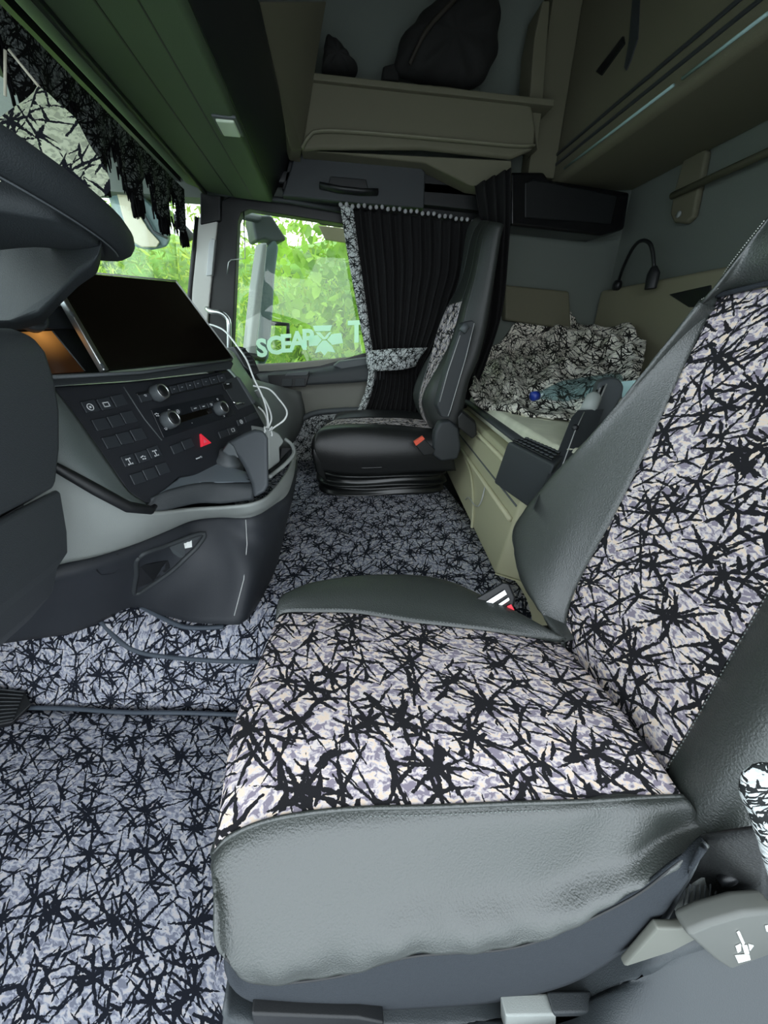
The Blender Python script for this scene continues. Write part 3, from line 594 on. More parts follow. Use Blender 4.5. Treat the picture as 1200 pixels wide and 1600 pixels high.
# radio row
quadbtn([(213, 614), (345, 584), (352, 598), (222, 628)], 'radio_strip', plastic_k, .003)
for k in range(7):
    x0 = 264+k*12.4; y0 = 603-k*2.95
    q = quadbtn(cellq(x0, y0, 12, -2.8, 5, 13, .07), 'radio_button', None, .0055); icon(x0+8, y0+5, .002, 'dash', q)
q = quadbtn([(216, 617), (234, 613), (239, 625), (222, 629)], 'radio_button', None, .0055); icon(227, 618, .003, 'dots', q)
def knob(px, py, r):
    c = FP(px, py, .002)
    kb = MB().lathe(c, FN, [(r*1.05, 0), (r*1.05, .006), (r*.98, .018), (r*.86, .021), (.001, .021)], 28).build('knob', plastic_m, facia)
    MB().lathe(c+FN*.0205, FN, [(r*.9, 0), (r*.9, .0015), (r*.76, .0015), (r*.74, 0)], 28).build('knob_ring', silver, kb)
    MB().lathe(c+FN*.021, FN, [(r*.7, 0), (r*.66, .0012), (.001, .0012)], 24).build('knob_cap', plastic_k, kb)
knob(243, 616, .0155); knob(260, 658, .0165); knob(340, 640, .0155)
# climate strip and display
quadbtn([(236, 640), (348, 616), (368, 648), (256, 684)], 'climate_plate', M('climate_plate', (.009, .011, .014), .4), .0025)
quadbtn([(274, 651), (330, 636), (333, 645), (278, 662)], 'climate_display', glossy_k, .004)
for k, (x0, y0) in enumerate(((270, 640), (297, 635), (310, 632), (322, 629))):
    q = quadbtn(cellq(x0, y0, 12, -3, 4, 9, .08), 'climate_button', None, .005); icon(x0+8, y0+3, .004, ('ring', 'dash', 'dash', 'dots')[k], q)
for x0, y0, s_ in ((245, 648, .005), (259, 670, .0035), (264, 641, .003), (340, 624, .0035), (350, 650, .003)): icon(x0, y0, s_, 'dots', facia)
icon(300, 661, .001, 'dots', facia)
# hazard switch
hz = MB().prism([FP(314, 677, .006), FP(331, 692, .006), FP(316, 698, .006)], -FN*.006).build('hazard_switch', red_p, facia, bevel=.0012)
MB().prism([FP(318.5, 686, .0066), FP(324, 690.5, .0066), FP(319, 692.5, .0066)], -FN*.001).build('hazard_triangle', M('red_light', (.85, .15, .2), .4), hz, smooth=False)
# silver seam lines and phone niche
MB().tube([FP(193, 604, .001), FP(212, 634, .001), FP(226, 655, .001), FP(253, 688, .001)], .0012).build('seam_line', plastic_m, facia)
quadbtn([(345, 596), (372, 588), (398, 630), (372, 640)], 'niche', plastic_d, .002)
quadbtn([(371, 589), (375, 590), (400, 629), (396, 631)], 'niche_edge', plastic_m, .006)
q = quadbtn([(348, 600), (362, 597), (364, 606), (351, 609)], 'usb_socket', plastic_k, .004); icon(356, 600, .005, 'dash', q)
MB().tube([FP(364, 628, .006), FP(369, 631, .007), (FP(374, 630, .007)), FP(381, 630, .006)], .0022).build('coin_clip', chrome, facia)
icon(309, 716, .006, 'dash', facia); icon(314, 714, .003, 'dots', facia)

# centre console hump with the folded grip and rubber boot
con = empty('centre_console', (.85, .25, .55), 'charcoal console hump with an upright grip and ribbed round boot under the controls', 'console')
v, f, uv, _ = grid([[PD(225, 793, .70), PD(250, 798, .715), PD(307, 786, .78), PD(350, 786, .82), PD(396, 780, .855)],
                    [PD(232, 786, .70), PD(260, 776, .725), PD(310, 764, .775), PD(350, 762, .815), PD(396, 766, .85)],
                    [PD(236, 778, .70), PD(262, 766, .73), PD(312, 755, .78), PD(350, 755, .82), PD(394, 755, .86)]], 30, 8)
mesh('front_face', v, f, plastic_d, con, uv=uv, solid=.006)
MB().prism([PD(236, 778, .70), PD(314, 755, .78), PD(394, 754, .86), PD(388, 738, .89), PD(330, 722, .88), PD(284, 712, .86), PD(276, 726, .83), PD(278, 748, .78)], unit(ray(330, 740))*.03).build('top_plate', M('plate_blue_grey', (.16, .19, .21), .4, bump=.15, bscale=900), con, bevel=.004)
MB().tube([PD(281, 726, .825), PD(330, 738, .85), PD(390, 750, .865)], .0014).build('plate_seam', plastic_k, con)
grip = [(346, 704), (356, 690), (382, 676), (398, 670), (412, 672), (419, 684), (420, 758), (414, 769), (396, 779), (393, 757), (383, 733), (374, 717), (366, 709)]
MB().prism([PD(a, b, .84) for a, b in grip], unit(ray(385, 720))*.055).build('grip', M('grip_plastic', (.045, .052, .058), .5, bump=.3, bscale=900), con, bevel=.009, seg=3)
MB().prism([PD(347, 705, .835), PD(357, 690, .835), PD(366, 697, .835), PD(374, 717, .835), PD(366, 712, .835), PD(356, 712, .835)], unit(ray(360, 700))*.03).build('grip_painted_highlight', plastic_m, con, bevel=.005)  # paler piece stands for the lit bevel of the grip
bc = PD(356, 735, .915)
MB().lathe(bc, unit((-.15, -.2, 1)), [(.034, -.02), (.036, -.005), (.031, .0), (.035, .006), (.035, .012), (.029, .016), (.032, .022), (.030, .030), (.022, .036), (.02, .05), (.001, .052)], 28).build('rubber_boot', plastic_m, con)
# grey bin beside the console
bn = empty('waste_bin', (1.05, .18, .6), 'light grey lipped bin tucked at the passenger end of the centre stack', 'bin')
MB().prism([PD(418, 668, 1.0), PD(437, 677, 1.02), PD(446, 690, 1.03), PD(438, 700, 1.03), PD(439, 722, 1.03), PD(420, 736, 1.0)], (.06, .08, 0)).build('bin_body', plastic_g, bn, bevel=.006)
MB().tube(catmull([PD(445, 686, 1.06), PD(455, 694, 1.06), PD(459, 708, 1.04), PD(447, 724, 1.0), PD(430, 738, .97), PD(421, 745, .94)], 24), .005).build('bin_rim', plastic_g, bn)
MB().prism([PD(440, 700, 1.05), PD(455, 700, 1.06), PD(446, 722, 1.02), PD(425, 738, .99), PD(421, 734, 1.0), PD(438, 722, 1.04)], (.02, .05, -.02)).build('bin_hollow', plastic_k, bn, smooth=False)

# big tablet-like screen standing on the stack
scr = empty('tablet_screen', (.95, .38, .86), 'large black glossy tablet screen leaning on the dashboard ledge', 'screen')
TQ = [(76, 421), (275, 440), (365, 560), (166, 579)]
tp = [FP(a, b, .004) for a, b in TQ]
MB().prism(tp, -FN*.010).build('screen_glass', glossy_k, scr, bevel=.002)
MB().prism([FP(72, 421, .006), FP(79, 420, .006), FP(171, 578, .006), FP(163, 579, .006)], -FN*.012).build('silver_edge', silver, scr, bevel=.0015)
for a, b in (((79, 420), (275, 439)), ((275, 439), (366, 560))): MB().tube([FP(*a, .004), FP(*b, .004)], .0016).build('thin_rim', plastic_l, scr)
for (a, b) in ((112, 491), (160, 572)): MB().box(FP(a, b, .0065), (.004, .008, .002), FR).build('edge_clip', plastic_m, scr, smooth=False)
# dark instrument niche with an amber reflection painted as emission
ins = empty('instrument_panel', (.7, .55, .85), 'black instrument niche behind the steering wheel with an amber reflection painted as glow on its display', 'instrument panel')
io = FO-FN*.05
def IP(px, py, l=0): return PN(px, py, io+FN*l, FN)
MB().prism([IP(-40, 470), IP(110, 466), IP(175, 590), IP(-40, 600)], -FN*.02).build('niche_back', plastic_k, ins, smooth=False)
MB().prism([IP(28, 519, .006), IP(82, 517, .006), IP(133, 580, .006), IP(70, 584, .006)], -FN*.004).build('amber_reflection', amber_m, ins, smooth=False)
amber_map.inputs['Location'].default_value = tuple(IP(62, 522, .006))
MB().tube([IP(82, 517, .008), IP(133, 580, .008)], .0012).build('display_edge', plastic_m, ins)
MB().prism([IP(50, 471, .02), IP(56, 464, .02), IP(104, 468, .02), IP(106, 476, .02)], -FN*.012).build('chrome_bar', plastic_l, ins, bevel=.002)
MB().prism([IP(0, 476, .012), IP(110, 476, .012), IP(140, 512, .012), IP(0, 514, .012)], -FN*.008).build('cluster_lip', M('cluster_lip', (.012, .014, .018), .5), ins, bevel=.003)
MB().lathe(IP(42, 496, .012), FN, [(.024, 0), (.024, .012), (.018, .016), (.014, .008), (.001, .008)], 24).build('round_socket', plastic_d, ins)
# air vent and end cap at the passenger end
ve = empty('air_vent', (1.7, .5, .8), 'black louvred air vent at the far end of the dashboard', 'vent')
MB().prism([PD(364, 541, 1.72), PD(380, 541, 1.72), PD(398, 560, 1.74), (PD(407, 582, 1.75)), PD(398, 586, 1.74), PD(382, 572, 1.72)], (.05, .06, -.01)).build('vent_body', plastic_k, ve, bevel=.006)
for k in range(5):
    t = k/5; MB().tube([PD(374+t*17, 546+t*30, 1.70), PD(384+t*18, 545+t*32, 1.705)], .004).build('louvre', plastic_d, ve)
v, f, uv, _ = grid([[PD(328, 540, 1.45), PD(345, 541, 1.5), PD(364, 552, 1.6)], [PD(335, 560, 1.42), PD(358, 566, 1.45), PD(378, 574, 1.6)], [PD(360, 580, 1.38), PD(372, 590, 1.42), PD(392, 596, 1.6)], [PD(385, 610, 1.35), (PD(392, 625, 1.4)), PD(410, 640, 1.6)]], 10, 14)
ec = mesh('end_cap', v, f, M('end_cap_grey_green', (.11, .14, .125), .35), dash, uv=uv, solid=.01)
v, f, uv, _ = grid([[PD(384, 590, 1.62), PD(420, 600, 1.9), P(470, 612, 'x', 2.12)], [PD(400, 640, 1.55), PD(430, 650, 1.8), P(475, 655, 'x', 2.12)], [PD(425, 690, 1.5), PD(445, 700, 1.7), P(452, 700, 'x', 2.12)]], 14, 14)
mesh('side_cheek', v, f, M('cheek_grey', (.14, .15, .14), .6), dash, uv=uv, solid=.01)

# white charging cables
ch = [[(322, 506), (335, 509), (352, 518), (370, 540), (385, 562), (396, 590), (411, 622), (418, 650), (419, 680)],
      [(396, 603), (420, 608), (436, 624), (448, 642), (444, 656), (428, 668), (419, 676)],
      [(401, 614), (412, 622), (421, 640), (424, 655), (419, 668), (414, 676)],
      [(404, 636), (412, 644), (417, 656), (418, 670), (422, 684)]]
for k, c in enumerate(ch):
    o = MB().tube(catmull([PD(a, b, 1.02+(.10 if k == 0 else .04)*max(0, 1-i/4)) for i, (a, b) in enumerate(c)], 46), .0024, n=8).build('charging_cable', white_p)
    tag(o, ('long white charging cable drooping from the top corner of the big screen', 'white cable looping widest to the right beside the dashboard', 'white cable curving tightly from the round socket', 'short white cable end hanging behind the upright grip')[k], 'cable', 'white charging cables')
kn = MB().tube([PD(419+6*math.cos(q*1.7), 674+7*math.sin(q*2.3), 1.01+.008*math.sin(q*3)) for q in np.linspace(0, 9, 60)], .002, n=6).build('cable_tie', white_p)
tag(kn, 'tangled white cable bundle tied above the upright grip', 'cable')
MB().prism([PD(400, 611, 1.02), PD(406, 608, 1.02), PD(412, 619, 1.02), PD(406, 621, 1.02)], (.004, .006, 0)).build('cable_plug', silver, kn, bevel=.001)

# steering column shroud, lower left
col = empty('steering_column', (.45, .45, .5), 'dark charcoal steering column cover bulging in from the left edge', 'steering column cover')
up = [(-160, 560), (-60, 514), (30, 514), (60, 524), (78, 550), (92, 595), (99, 640), (99, 700), (93, 750), (90, 758), (0, 810), (-160, 900)]
MB().prism([P(a, b, 'x', .52) for a, b in up], (-.22, -.0, 0)).build('upper_shroud', plastic_d, col, bevel=.012, seg=3)
lo = [(-160, 903), (0, 814), (91, 762), (97, 770), (107, 830), (108, 862), (92, 886), (84, 925), (50, 965), (0, 1000), (-160, 1080)]
MB().prism([P(a, b, 'x', .53) for a, b in lo], (-.22, 0, 0)).build('lower_shroud', plastic_d, col, bevel=.010, seg=3)
# floor pedal
pd = empty('accelerator_pedal', (.6, .85, .1), 'black ribbed foot pedal at the left edge above the mat', 'pedal')
pq = [P(-30, 1072, 'z', .10), P(40, 1080, 'z', .08), P(50, 1100, 'z', .06), P(20, 1128, 'z', .05), P(-40, 1140, 'z', .05)]
MB().prism(pq, (0, .01, -.015)).build('pedal_plate', plastic_k, pd, bevel=.003)
for k in range(9):
    a = lerp(pq[0], pq[4], .05+k*.11); b = lerp(pq[1], pq[3], .05+k*.11); MB().tube([a+np.array((0, 0, .003)), b+np.array((0, 0, .003))], .0018, n=6).build('rib', plastic_d, pd)

# steering wheel
swl = empty('steering_wheel', (.47, .39, 1.02), 'dark steering wheel rim with a broad lower spoke at the upper left', 'steering wheel')
wc = np.array((.462, .432, 1.062)); wt = .27; wx = np.array((1, 0, -.13)); wy = unit((0, math.cos(wt), math.sin(wt))); wx = unit(wx-wy*(wx@wy)); wz = np.cross(wx, wy)
R_ = .215
ring = [wc+R_*(math.cos(q)*wx+math.sin(q)*wy) for q in np.linspace(0, 2*PI, 73)]
mb = MB(); n = 14; k0 = 0; vs = []; fs = []
for i in range(72):
    q = 2*PI*i/72; rad = math.cos(q)*wx+math.sin(q)*wy; c = wc+R_*rad
    for j in range(n):
        a = 2*PI*j/n; vs.append(c+.0205*math.cos(a)*rad+.0165*math.sin(a)*wz)
for i in range(72):
    for j in range(n): fs.append((i*n+j, i*n+(j+1) % n, ((i+1) % 72)*n+(j+1) % n, ((i+1) % 72)*n+j))
mesh('rim', vs, fs, steering, swl)
seam = [wc+(R_-.0)*(math.cos(q)*wx+math.sin(q)*wy)-wz*.0168+(math.cos(q)*wx+math.sin(q)*wy)*.006 for q in np.linspace(PI*1.02, PI*1.62, 40)]
MB().tube(seam, .0009, n=5).build('rim_stitch_line', plastic_m, swl)
def wp(u, v_, w=0): return wc+wx*u+wy*v_+wz*w
# spokes and hub, thick towards the column
v, f, uv, _ = grid([[wp(-.03, -.205, -.012), wp(.02, -.212, -.012), wp(.07, -.195, -.012), wp(.10, -.18, -.010)],
                    [wp(-.05, -.14, -.03), wp(.0, -.15, -.03), wp(.05, -.14, -.028), wp(.10, -.12, -.02)],
                    [wp(-.08, -.08, -.055), wp(-.02, -.08, -.06), wp(.05, -.08, -.055), wp(.10, -.06, -.04)],
                    [wp(-.09, .0, -.09), wp(-.02, .0, -.1), wp(.05, .0, -.09), wp(.10, .0, -.06)]], 16, 16)
mesh('lower_spoke', v, f, steering, swl, uv=uv, solid=.02)
hq = [(162, 372, .38), (152, 404, .38), (122, 426, .40), (88, 462, .44), (62, 492, .47), (25, 503, .50), (-60, 505, .52), (-60, 330, .50), (10, 326, .47), (42, 341, .46), (80, 334, .44), (112, 334, .42), (140, 350, .40)]
MB().prism([PD(a, b, d) for a, b, d in hq], (.05, .03, -.01)).build('spoke_cover', steering, swl, bevel=.006, seg=3)
MB().prism([wp(-.10, -.09, 0), wp(.10, -.09, 0), wp(.11, .02, 0), wp(.09, .08, 0), wp(-.09, .08, 0), wp(-.11, .02, 0)], -wz*.09).build('hub', steering, swl, bevel=.02, seg=3)
for s_ in (-1, 1):
    MB().prism([wp(s_*.08, -.045, -.005), wp(s_*.205, -.035, 0), wp(s_*.205, .02, 0), wp(s_*.08, .04, -.005)], -wz*.022).build('side_spoke', steering, swl, bevel=.006)
MB().tube([wp(-.118, -.10, -.01), wp(-.112, -.06, -.01)], .008).build('spoke_insert', chrome, swl)

# ================================================================== DRIVER'S SEAT
ds = empty('driver_seat', (.47, -.15, .05), 'near driver\'s seat in patterned jacquard and dark grey leather, filling the foreground', 'seat')
def L(pts, ax, val): return [P(a, b, ax, (val[i] if hasattr(val, '__len__') else val)) for i, (a, b) in enumerate(pts)]
s0 = L([(362, 1535), (410, 1566), (520, 1576), (640, 1573), (780, 1562), (900, 1530), (1000, 1462), (1060, 1390), (1096, 1325)], 'x', .192)
s1 = L([(352, 1492), (398, 1532), (520, 1524), (640, 1492), (790, 1480), (880, 1452), (990, 1398), (1050, 1352), (1098, 1312)], 'x', [.195, .19, .188, .188, .188, .19, .195, .2, .21])
s2 = L([(337, 1405), (372, 1420), (500, 1410), (640, 1392), (790, 1378), (890, 1358), (990, 1325), (1045, 1305), (1098, 1290)], 'x', [.225, .222, .222, .222, .224, .226, .228, .23, .232])
s3 = L([(334, 1330), (362, 1302), (430, 1276), (540, 1261), (680, 1257), (800, 1252), (900, 1249), (985, 1244), (1064, 1241)], 'z', [.35, .372, .382, .385, .385, .385, .385, .385, .385])
s5 = L([(432, 972), (445, 958), (500, 957), (560, 959), (640, 972), (700, 979), (760, 986), (820, 995), (874, 1004)], 'z', [.385, .395, .40, .40, .40, .40, .398, .39, .38])
s6 = L([(437, 938), (455, 924), (490, 911), (560, 901), (640, 900), (700, 909), (760, 935), (820, 964), (884, 1002)], 'z', [.395, .405, .41, .415, .415, .415, .41, .40, .385])
s4 = [lerp(a, b, .5)+np.array((0, 0.0, .012)) for a, b in zip(s3, s5)]; s4[0] = P(366, 1130, 'z', .375); s4[1] = lerp(s4[1], P(392, 1120, 'z', .395), .5)
def wrapfront(line, dy=.012, dz=-.16):
    a = line[0]; return [a+np.array((.012, -.02, dz)), a+np.array((.004, -.002, dz*.45))]+line
L3, L4, L5, L6 = [wrapfront(l) for l in (s3, s4, s5, s6)]
fx = lambda l: [l[0]+np.array((.07, -.012, -.01)), l[0]+np.array((.022, -.001, -.002))]+l
v, f, uv, A3 = grid([L3, [lerp(a, b, .5)+np.array((0, 0, .006)) for a, b in zip(L3, L4)], L4, [lerp(a, b, .5)+np.array((0, 0, .003)) for a, b in zip(L4, L5)], L5], 90, 60)
mesh('seat_cushion', v, f, fab_seat, ds, uv=uv, solid=.004, offs=-1)
# wrinkled near leather side
v, f, uv, A = grid([fx(s3), [lerp(a, b, .25)+np.array((-.006, 0, .004)) for a, b in zip(fx(s3), fx(s2))], fx(s2), [lerp(a, b, .5)+np.array((-.012, 0, 0)) for a, b in zip(fx(s2), fx(s1))], fx(s1)], 110, 40)
vs = []
for i in range(110):
    for j in range(40):
        p = A[i, j].copy(); t = j/39
        w = .0022*math.sin(i*.35+t*6)*math.exp(-((t-.85)/.2)**2)+.0010*math.sin(i*.9-t*9)*math.exp(-((t-.9)/.15)**2)
        w += .004*math.exp(-((i-95)/9)**2)*math.sin(t*7+i*.25)
        vs.append(p+np.array((-w, 0, w*.3)))
mesh('leather_side', vs, f, leather, ds, uv=uv, solid=.004)
v, f, uv, _ = grid([[p+np.array((.002, 0, .001)) for p in fx(s1)], [lerp(a, b, .5)+np.array((-.004, 0, 0)) for a, b in zip(fx(s1), fx(s0))], fx(s0)], 80, 12)
mesh('fabric_skirt', v, f, fabric_skirt, ds, uv=uv, solid=.004)
MB().tube(catmull([p+np.array((-.003, 0, .001)) for p in fx(s3)[1:]], 90), .0028, n=8).build('piping', leather, ds)
v, f, uv, _ = grid([L5, [lerp(a, b, .5)+np.array((0, 0, .010)) for a, b in zip(L5, L6)], L6, [p+np.array((.02, 0, -.03)) for p in L6], [p+np.array((.03, 0, -.12)) for p in L6]], 80, 24)
mesh('leather_bolster', v, f, leather, ds, uv=uv, solid=.004)
# stitches on both cushion seams
def stitches(line, name, parent, n, r=.0008, mat=None, lift=(0, 0, .002)):
    pts = catmull(line, n*2); mb = MB()
    for i in range(0, 2*n-1, 2): mb.tube([pts[i]+np.array(lift), lerp(pts[i], pts[i+1], .9)+np.array(lift)], r, n=5)
    return mb.build(name, mat or stitch_m, parent)
stitch_m = M('thread_grey', (.16, .18, .17), .7)
tag(stitches([p+np.array((-.010, 0, -.004)) for p in s3], 'stitching', ds, 110), kind='stuff')
tag(stitches([p+np.array((.004, 0, .004)) for p in s5], 'stitching', ds, 90), kind='stuff')
# backrest
BN = np.array((0, -1, -.3)); BO = np.array((0, -.46, .4))
def BP(px, py, dy=0.0): return PN(px, py, BO+np.array((0, dy, 0)), BN)
b1_ = [BP(884, 1030, -.005), BP(887, 961), BP(909, 902), BP(954, 818), BP(1005, 717), BP(1050, 616), BP(1095, 520), BP(1124, 462)]
b0_ = [BP(1047, 1238, -.005), BP(1045, 1195), BP(1078, 1140), BP(1135, 1038), BP(1200, 925), BP(1275, 780), BP(1340, 620), BP(1400, 440)]
bm_ = [lerp(a, b, .5)+np.array((0, -.006, 0)) for a, b in zip(b0_, b1_)]
bm_[-1] = BP(1230, 447)
v, f, uv, _ = grid([b0_, bm_, b1_], 80, 44); mesh('backrest_panel', v, f, fab_seat, ds, uv=[(b, a) for a, b in uv], solid=.004)
b2_ = [BP(884, 1003, .02), BP(838, 945, .05), BP(814, 905, .065), BP(804, 858, .07), BP(806, 820, .07), BP(860, 748, .06), BP(945, 658, .05), BP(1095, 474, .04)]
bmid = [lerp(a, b, .45)+np.array((0, .012, 0)) for a, b in zip(b1_, b2_)]
bk = [p+np.array((.012, -.06, -.004)) for p in b2_]; bk2 = [p+np.array((-.01, -.13, 0)) for p in b2_]
v, f, uv, _ = grid([b1_, bmid, b2_, bk, bk2], 70, 28); mesh('leather_bolster', v, f, leather, ds, uv=uv, solid=.004)
tag(stitches([p+np.array((.004, .004, 0)) for p in b1_], 'stitching', ds, 90, lift=(0, .002, 0)), kind='stuff')
# near bolster
n1 = [BP(1098, 1306, .0), BP(1110, 1300, .01), BP(1150, 1225, .02), BP(1230, 1110, .03), BP(1330, 960, .03), BP(1420, 800, .03), BP(1500, 640, .03), BP(1560, 440, .03)]
n2 = [p+np.array((-.03, -.04, -.01)) for p in n1]; n3 = [p+np.array((-.03, -.12, -.01)) for p in n1]
v, f, uv, _ = grid([b0_, [lerp(a, b, .5)+np.array((0, .010, 0)) for a, b in zip(b0_, n1)], n1, n2, n3], 60, 26); mesh('leather_bolster', v, f, leather, ds, uv=uv, solid=.004)
tag(stitches([p+np.array((-.004, .004, 0)) for p in b0_[1:6]], 'stitching', ds, 70, lift=(0, .002, 0)), kind='stuff')
# headrest
h = [[b2_[-1], BP(1124, 462), BP(1200, 447), BP(1300, 440), BP(1430, 440), BP(1560, 440, .02)],
     [BP(1118, 448, .045), BP(1145, 430, .03), BP(1210, 400, .03), BP(1300, 380, .03), BP(1430, 370, .03), BP(1570, 370, .02)],
     [BP(1160, 392, .045), BP(1185, 370, .04), BP(1230, 330, .04), BP(1310, 290, .04), BP(1430, 270, .03), BP(1580, 270, .02)],
     [BP(1220, 315, .03), BP(1240, 290, .02), BP(1270, 240, .02), BP(1330, 200, .02), BP(1430, 180, .01), BP(1560, 190, .0)],
     [BP(1240, 300, -.06), BP(1260, 270, -.08), BP(1290, 220, -.08), BP(1340, 180, -.08), BP(1430, 160, -.08), BP(1560, 170, -.08)]]
v, f, uv, _ = grid(h, 40, 30); mesh('headrest', v, f, leather, ds, uv=uv, solid=.004)
MB().tube(catmull([BP(1120, 462, .008), BP(1160, 452, .008), BP(1215, 440, .008), BP(1300, 432, .008)], 30), .004).build('headrest_piping', fabric_skirt, ds)
tag(stitches([BP(1098, 470, .03), BP(1126, 452, .03), BP(1136, 428, .035), BP(1160, 395, .045), BP(1200, 345, .045)], 'stitching', ds, 40, mat=M('thread_pale', (.4, .42, .38), .8), lift=(0, .006, 0)), kind='stuff')
# rigid back shell
BS = MB().prism([(.30, -.56, .40), (.62, -.58, .40), (.60, -.76, 1.0), (.33, -.76, 1.0)], (0, -.06, 0)).build('back_shell', plastic_k, ds, bevel=.01)
# under-seat base with plastic skirt
MB().prism([(.30, .10, .20), (.66, .10, .20), (.66, -.50, .20), (.30, -.50, .20)], (0, 0, .12)).build('seat_pan', plastic_k, ds, bevel=.01)
MB().prism([(.29, .08, 0), (.62, .08, 0), (.62, -.46, 0), (.29, -.46, 0)], (0, 0, .2)).build('pedestal', plastic_m, ds, bevel=.02)
bse = catmull(L([(352, 1566), (380, 1584), (520, 1592), (700, 1588), (860, 1578), (960, 1530), (1030, 1478), (1100, 1446), (1320, 1370)], 'x', .190), 40)
vlo = catmull(L([(340, 1660), (520, 1680), (700, 1690), (860, 1690), (1000, 1690), (1130, 1690), (1320, 1650)], 'x', [.17, .15, .14, .125, .115, .10, .09]), 40)
v, f, uv, _ = grid([[p+np.array((.05, 0, .0)) for p in bse], bse, [lerp(a, b, .12)+np.array((-.004, 0, 0)) for a, b in zip(bse, vlo)], [lerp(a, b, .2)+np.array((.004, 0, 0)) for a, b in zip(bse, vlo)], vlo], 60, 24)
mesh('side_valance', v, f, M('valance_grey', (.036, .043, .047), .45, bump=.2, bscale=700), ds, uv=uv, solid=.004)
MB().prism([P(a, b, 'x', .174) for a, b in ((392, 1586), (560, 1592), (600, 1600), (600, 1625), (400, 1625))], (.02, 0, 0)).build('switch_recess', plastic_k, ds, bevel=.003)
MB().prism([P(a, b, 'x', .172) for a, b in ((790, 1588), (935, 1586), (935, 1640), (790, 1640))], (.02, 0, 0)).build('side_button', plastic_g, ds, bevel=.003)
MB().prism([P(a, b, 'x', .172) for a, b in ((865, 1584), (1000, 1580), (1120, 1600), (1120, 1650), (865, 1650))], (.02, 0, 0)).build('side_button', plastic_d, ds, bevel=.003)
# corner gusset under the backrest
v, f, uv, _ = grid([L([(1096, 1305), (1130, 1300), (1200, 1290)], 'x', [.215, .2, .18]), L([(1088, 1345), (1125, 1375), (1200, 1385)], 'x', [.21, .20, .18]), L([(1025, 1445), (1100, 1440), (1200, 1420)], 'x', [.22, .225, .21])], 12, 14)
mesh('corner_gusset', v, f, leather_d, ds, uv=uv, solid=.004)
MB().prism([P(a, b, 'x', .205) for a, b in ((1105, 1362), (1150, 1375), (1160, 1395), (1095, 1432), (1050, 1447), (1075, 1400))], (.012, 0, 0)).build('ribbed_gaiter', plastic_g, ds, bevel=.004)
for k in range(10):
    a = P(1070+k*8, 1384+(-2 if k % 2 else 0), 'x', .203); b = P(1066+k*8.5, 1440-k*3, 'x', .203); MB().tube([a, b], .0009, n=5).build('gaiter_rib', plastic_m, ds)
MB().lathe(P(1132, 1368, 'x', .198), (-1, 0, 0), [(.001, 0), (.010, 0), (.010, .008), (.004, .009), (.001, .009)]).build('pivot_bolt', plastic_k, ds)
MB().tube(catmull(L([(1036, 1446), (1060, 1400), (1082, 1360), (1100, 1318)], 'x', .203), 12), .0022).build('cover_cord', plastic_m, ds)
MB().prism([P(a, b, 'x', .176) for a, b in ((975, 1512), (1028, 1452), (1060, 1452), (1165, 1432), (1120, 1452), (1050, 1488))], (.01, 0, 0)).build('pale_trim_wedge', M('wedge_beige', (.13, .135, .115), .55), ds, bevel=.003)
MB().tube(catmull([p+np.array((-.001, 0, -.001)) for p in fx(s1)[2:]], 80), .0016, n=6).build('skirt_seam', plastic_k, ds)
# adjuster paddle with seat icon
pdl = MB().prism([P(a, b, 'x', .160) for a, b in ((1073, 1462), (1110, 1446), (1165, 1430), (1215, 1425), (1215, 1520), (1155, 1526), (1118, 1502))], (.022, .0, 0)).build('adjuster_paddle', M('paddle_grey', (.10, .105, .095), .45), ds, bevel=.006, seg=3)
xi = .1585
for q in ([(1152, 1458), (1156, 1456), (1164, 1474), (1161, 1478)], [(1160, 1478), (1168, 1478), (1171, 1490), (1164, 1491)], [(1150, 1480), (1158, 1476), (1158, 1486), (1153, 1489)], [(1170, 1476), (1178, 1478), (1172, 1486)], [(1149, 1494), (1171, 1492), (1173, 1500), (1154, 1505)], [(1196, 1448), (1202, 1447), (1202, 1456), (1198, 1456)]):
    MB().prism([P(a, b, 'x', xi) for a, b in q], (.001, 0, 0)).build('seat_icon', M('icon_pale', (.75, .76, .72), .5), pdl, smooth=False)
# belt buckle on the far side of the seat
bk_ = empty('seat_belt_buckle', (.72, -.33, .42), 'black and chrome seat belt buckle with red button beside the driver\'s cushion', 'buckle')
MB().prism([PD(a, b, .80) for a, b in ((742, 935), (786, 909), (796, 911), (806, 934), (803, 946), (798, 962), (770, 955))], (.02, -.012, -.02)).build('buckle_body', plastic_k, bk_, bevel=.005)
MB().prism([PD(a, b, .795) for a, b in ((756, 942), (789, 921), (793, 929), (765, 947))], (.003, -.002, -.003)).build('chrome_slot', chrome, bk_, bevel=.0015)
MB().prism([PD(a, b, .795) for a, b in ((771, 949), (795, 933), (797, 938), (778, 951))], (.003, -.002, -.003)).build('chrome_slot', chrome, bk_, bevel=.0012)
MB().prism([PD(a, b, .793) for a, b in ((792, 947), (799, 944), (804, 953), (796, 957))], (.004, -.002, -.004)).build('red_button', red_p, bk_, bevel=.001)
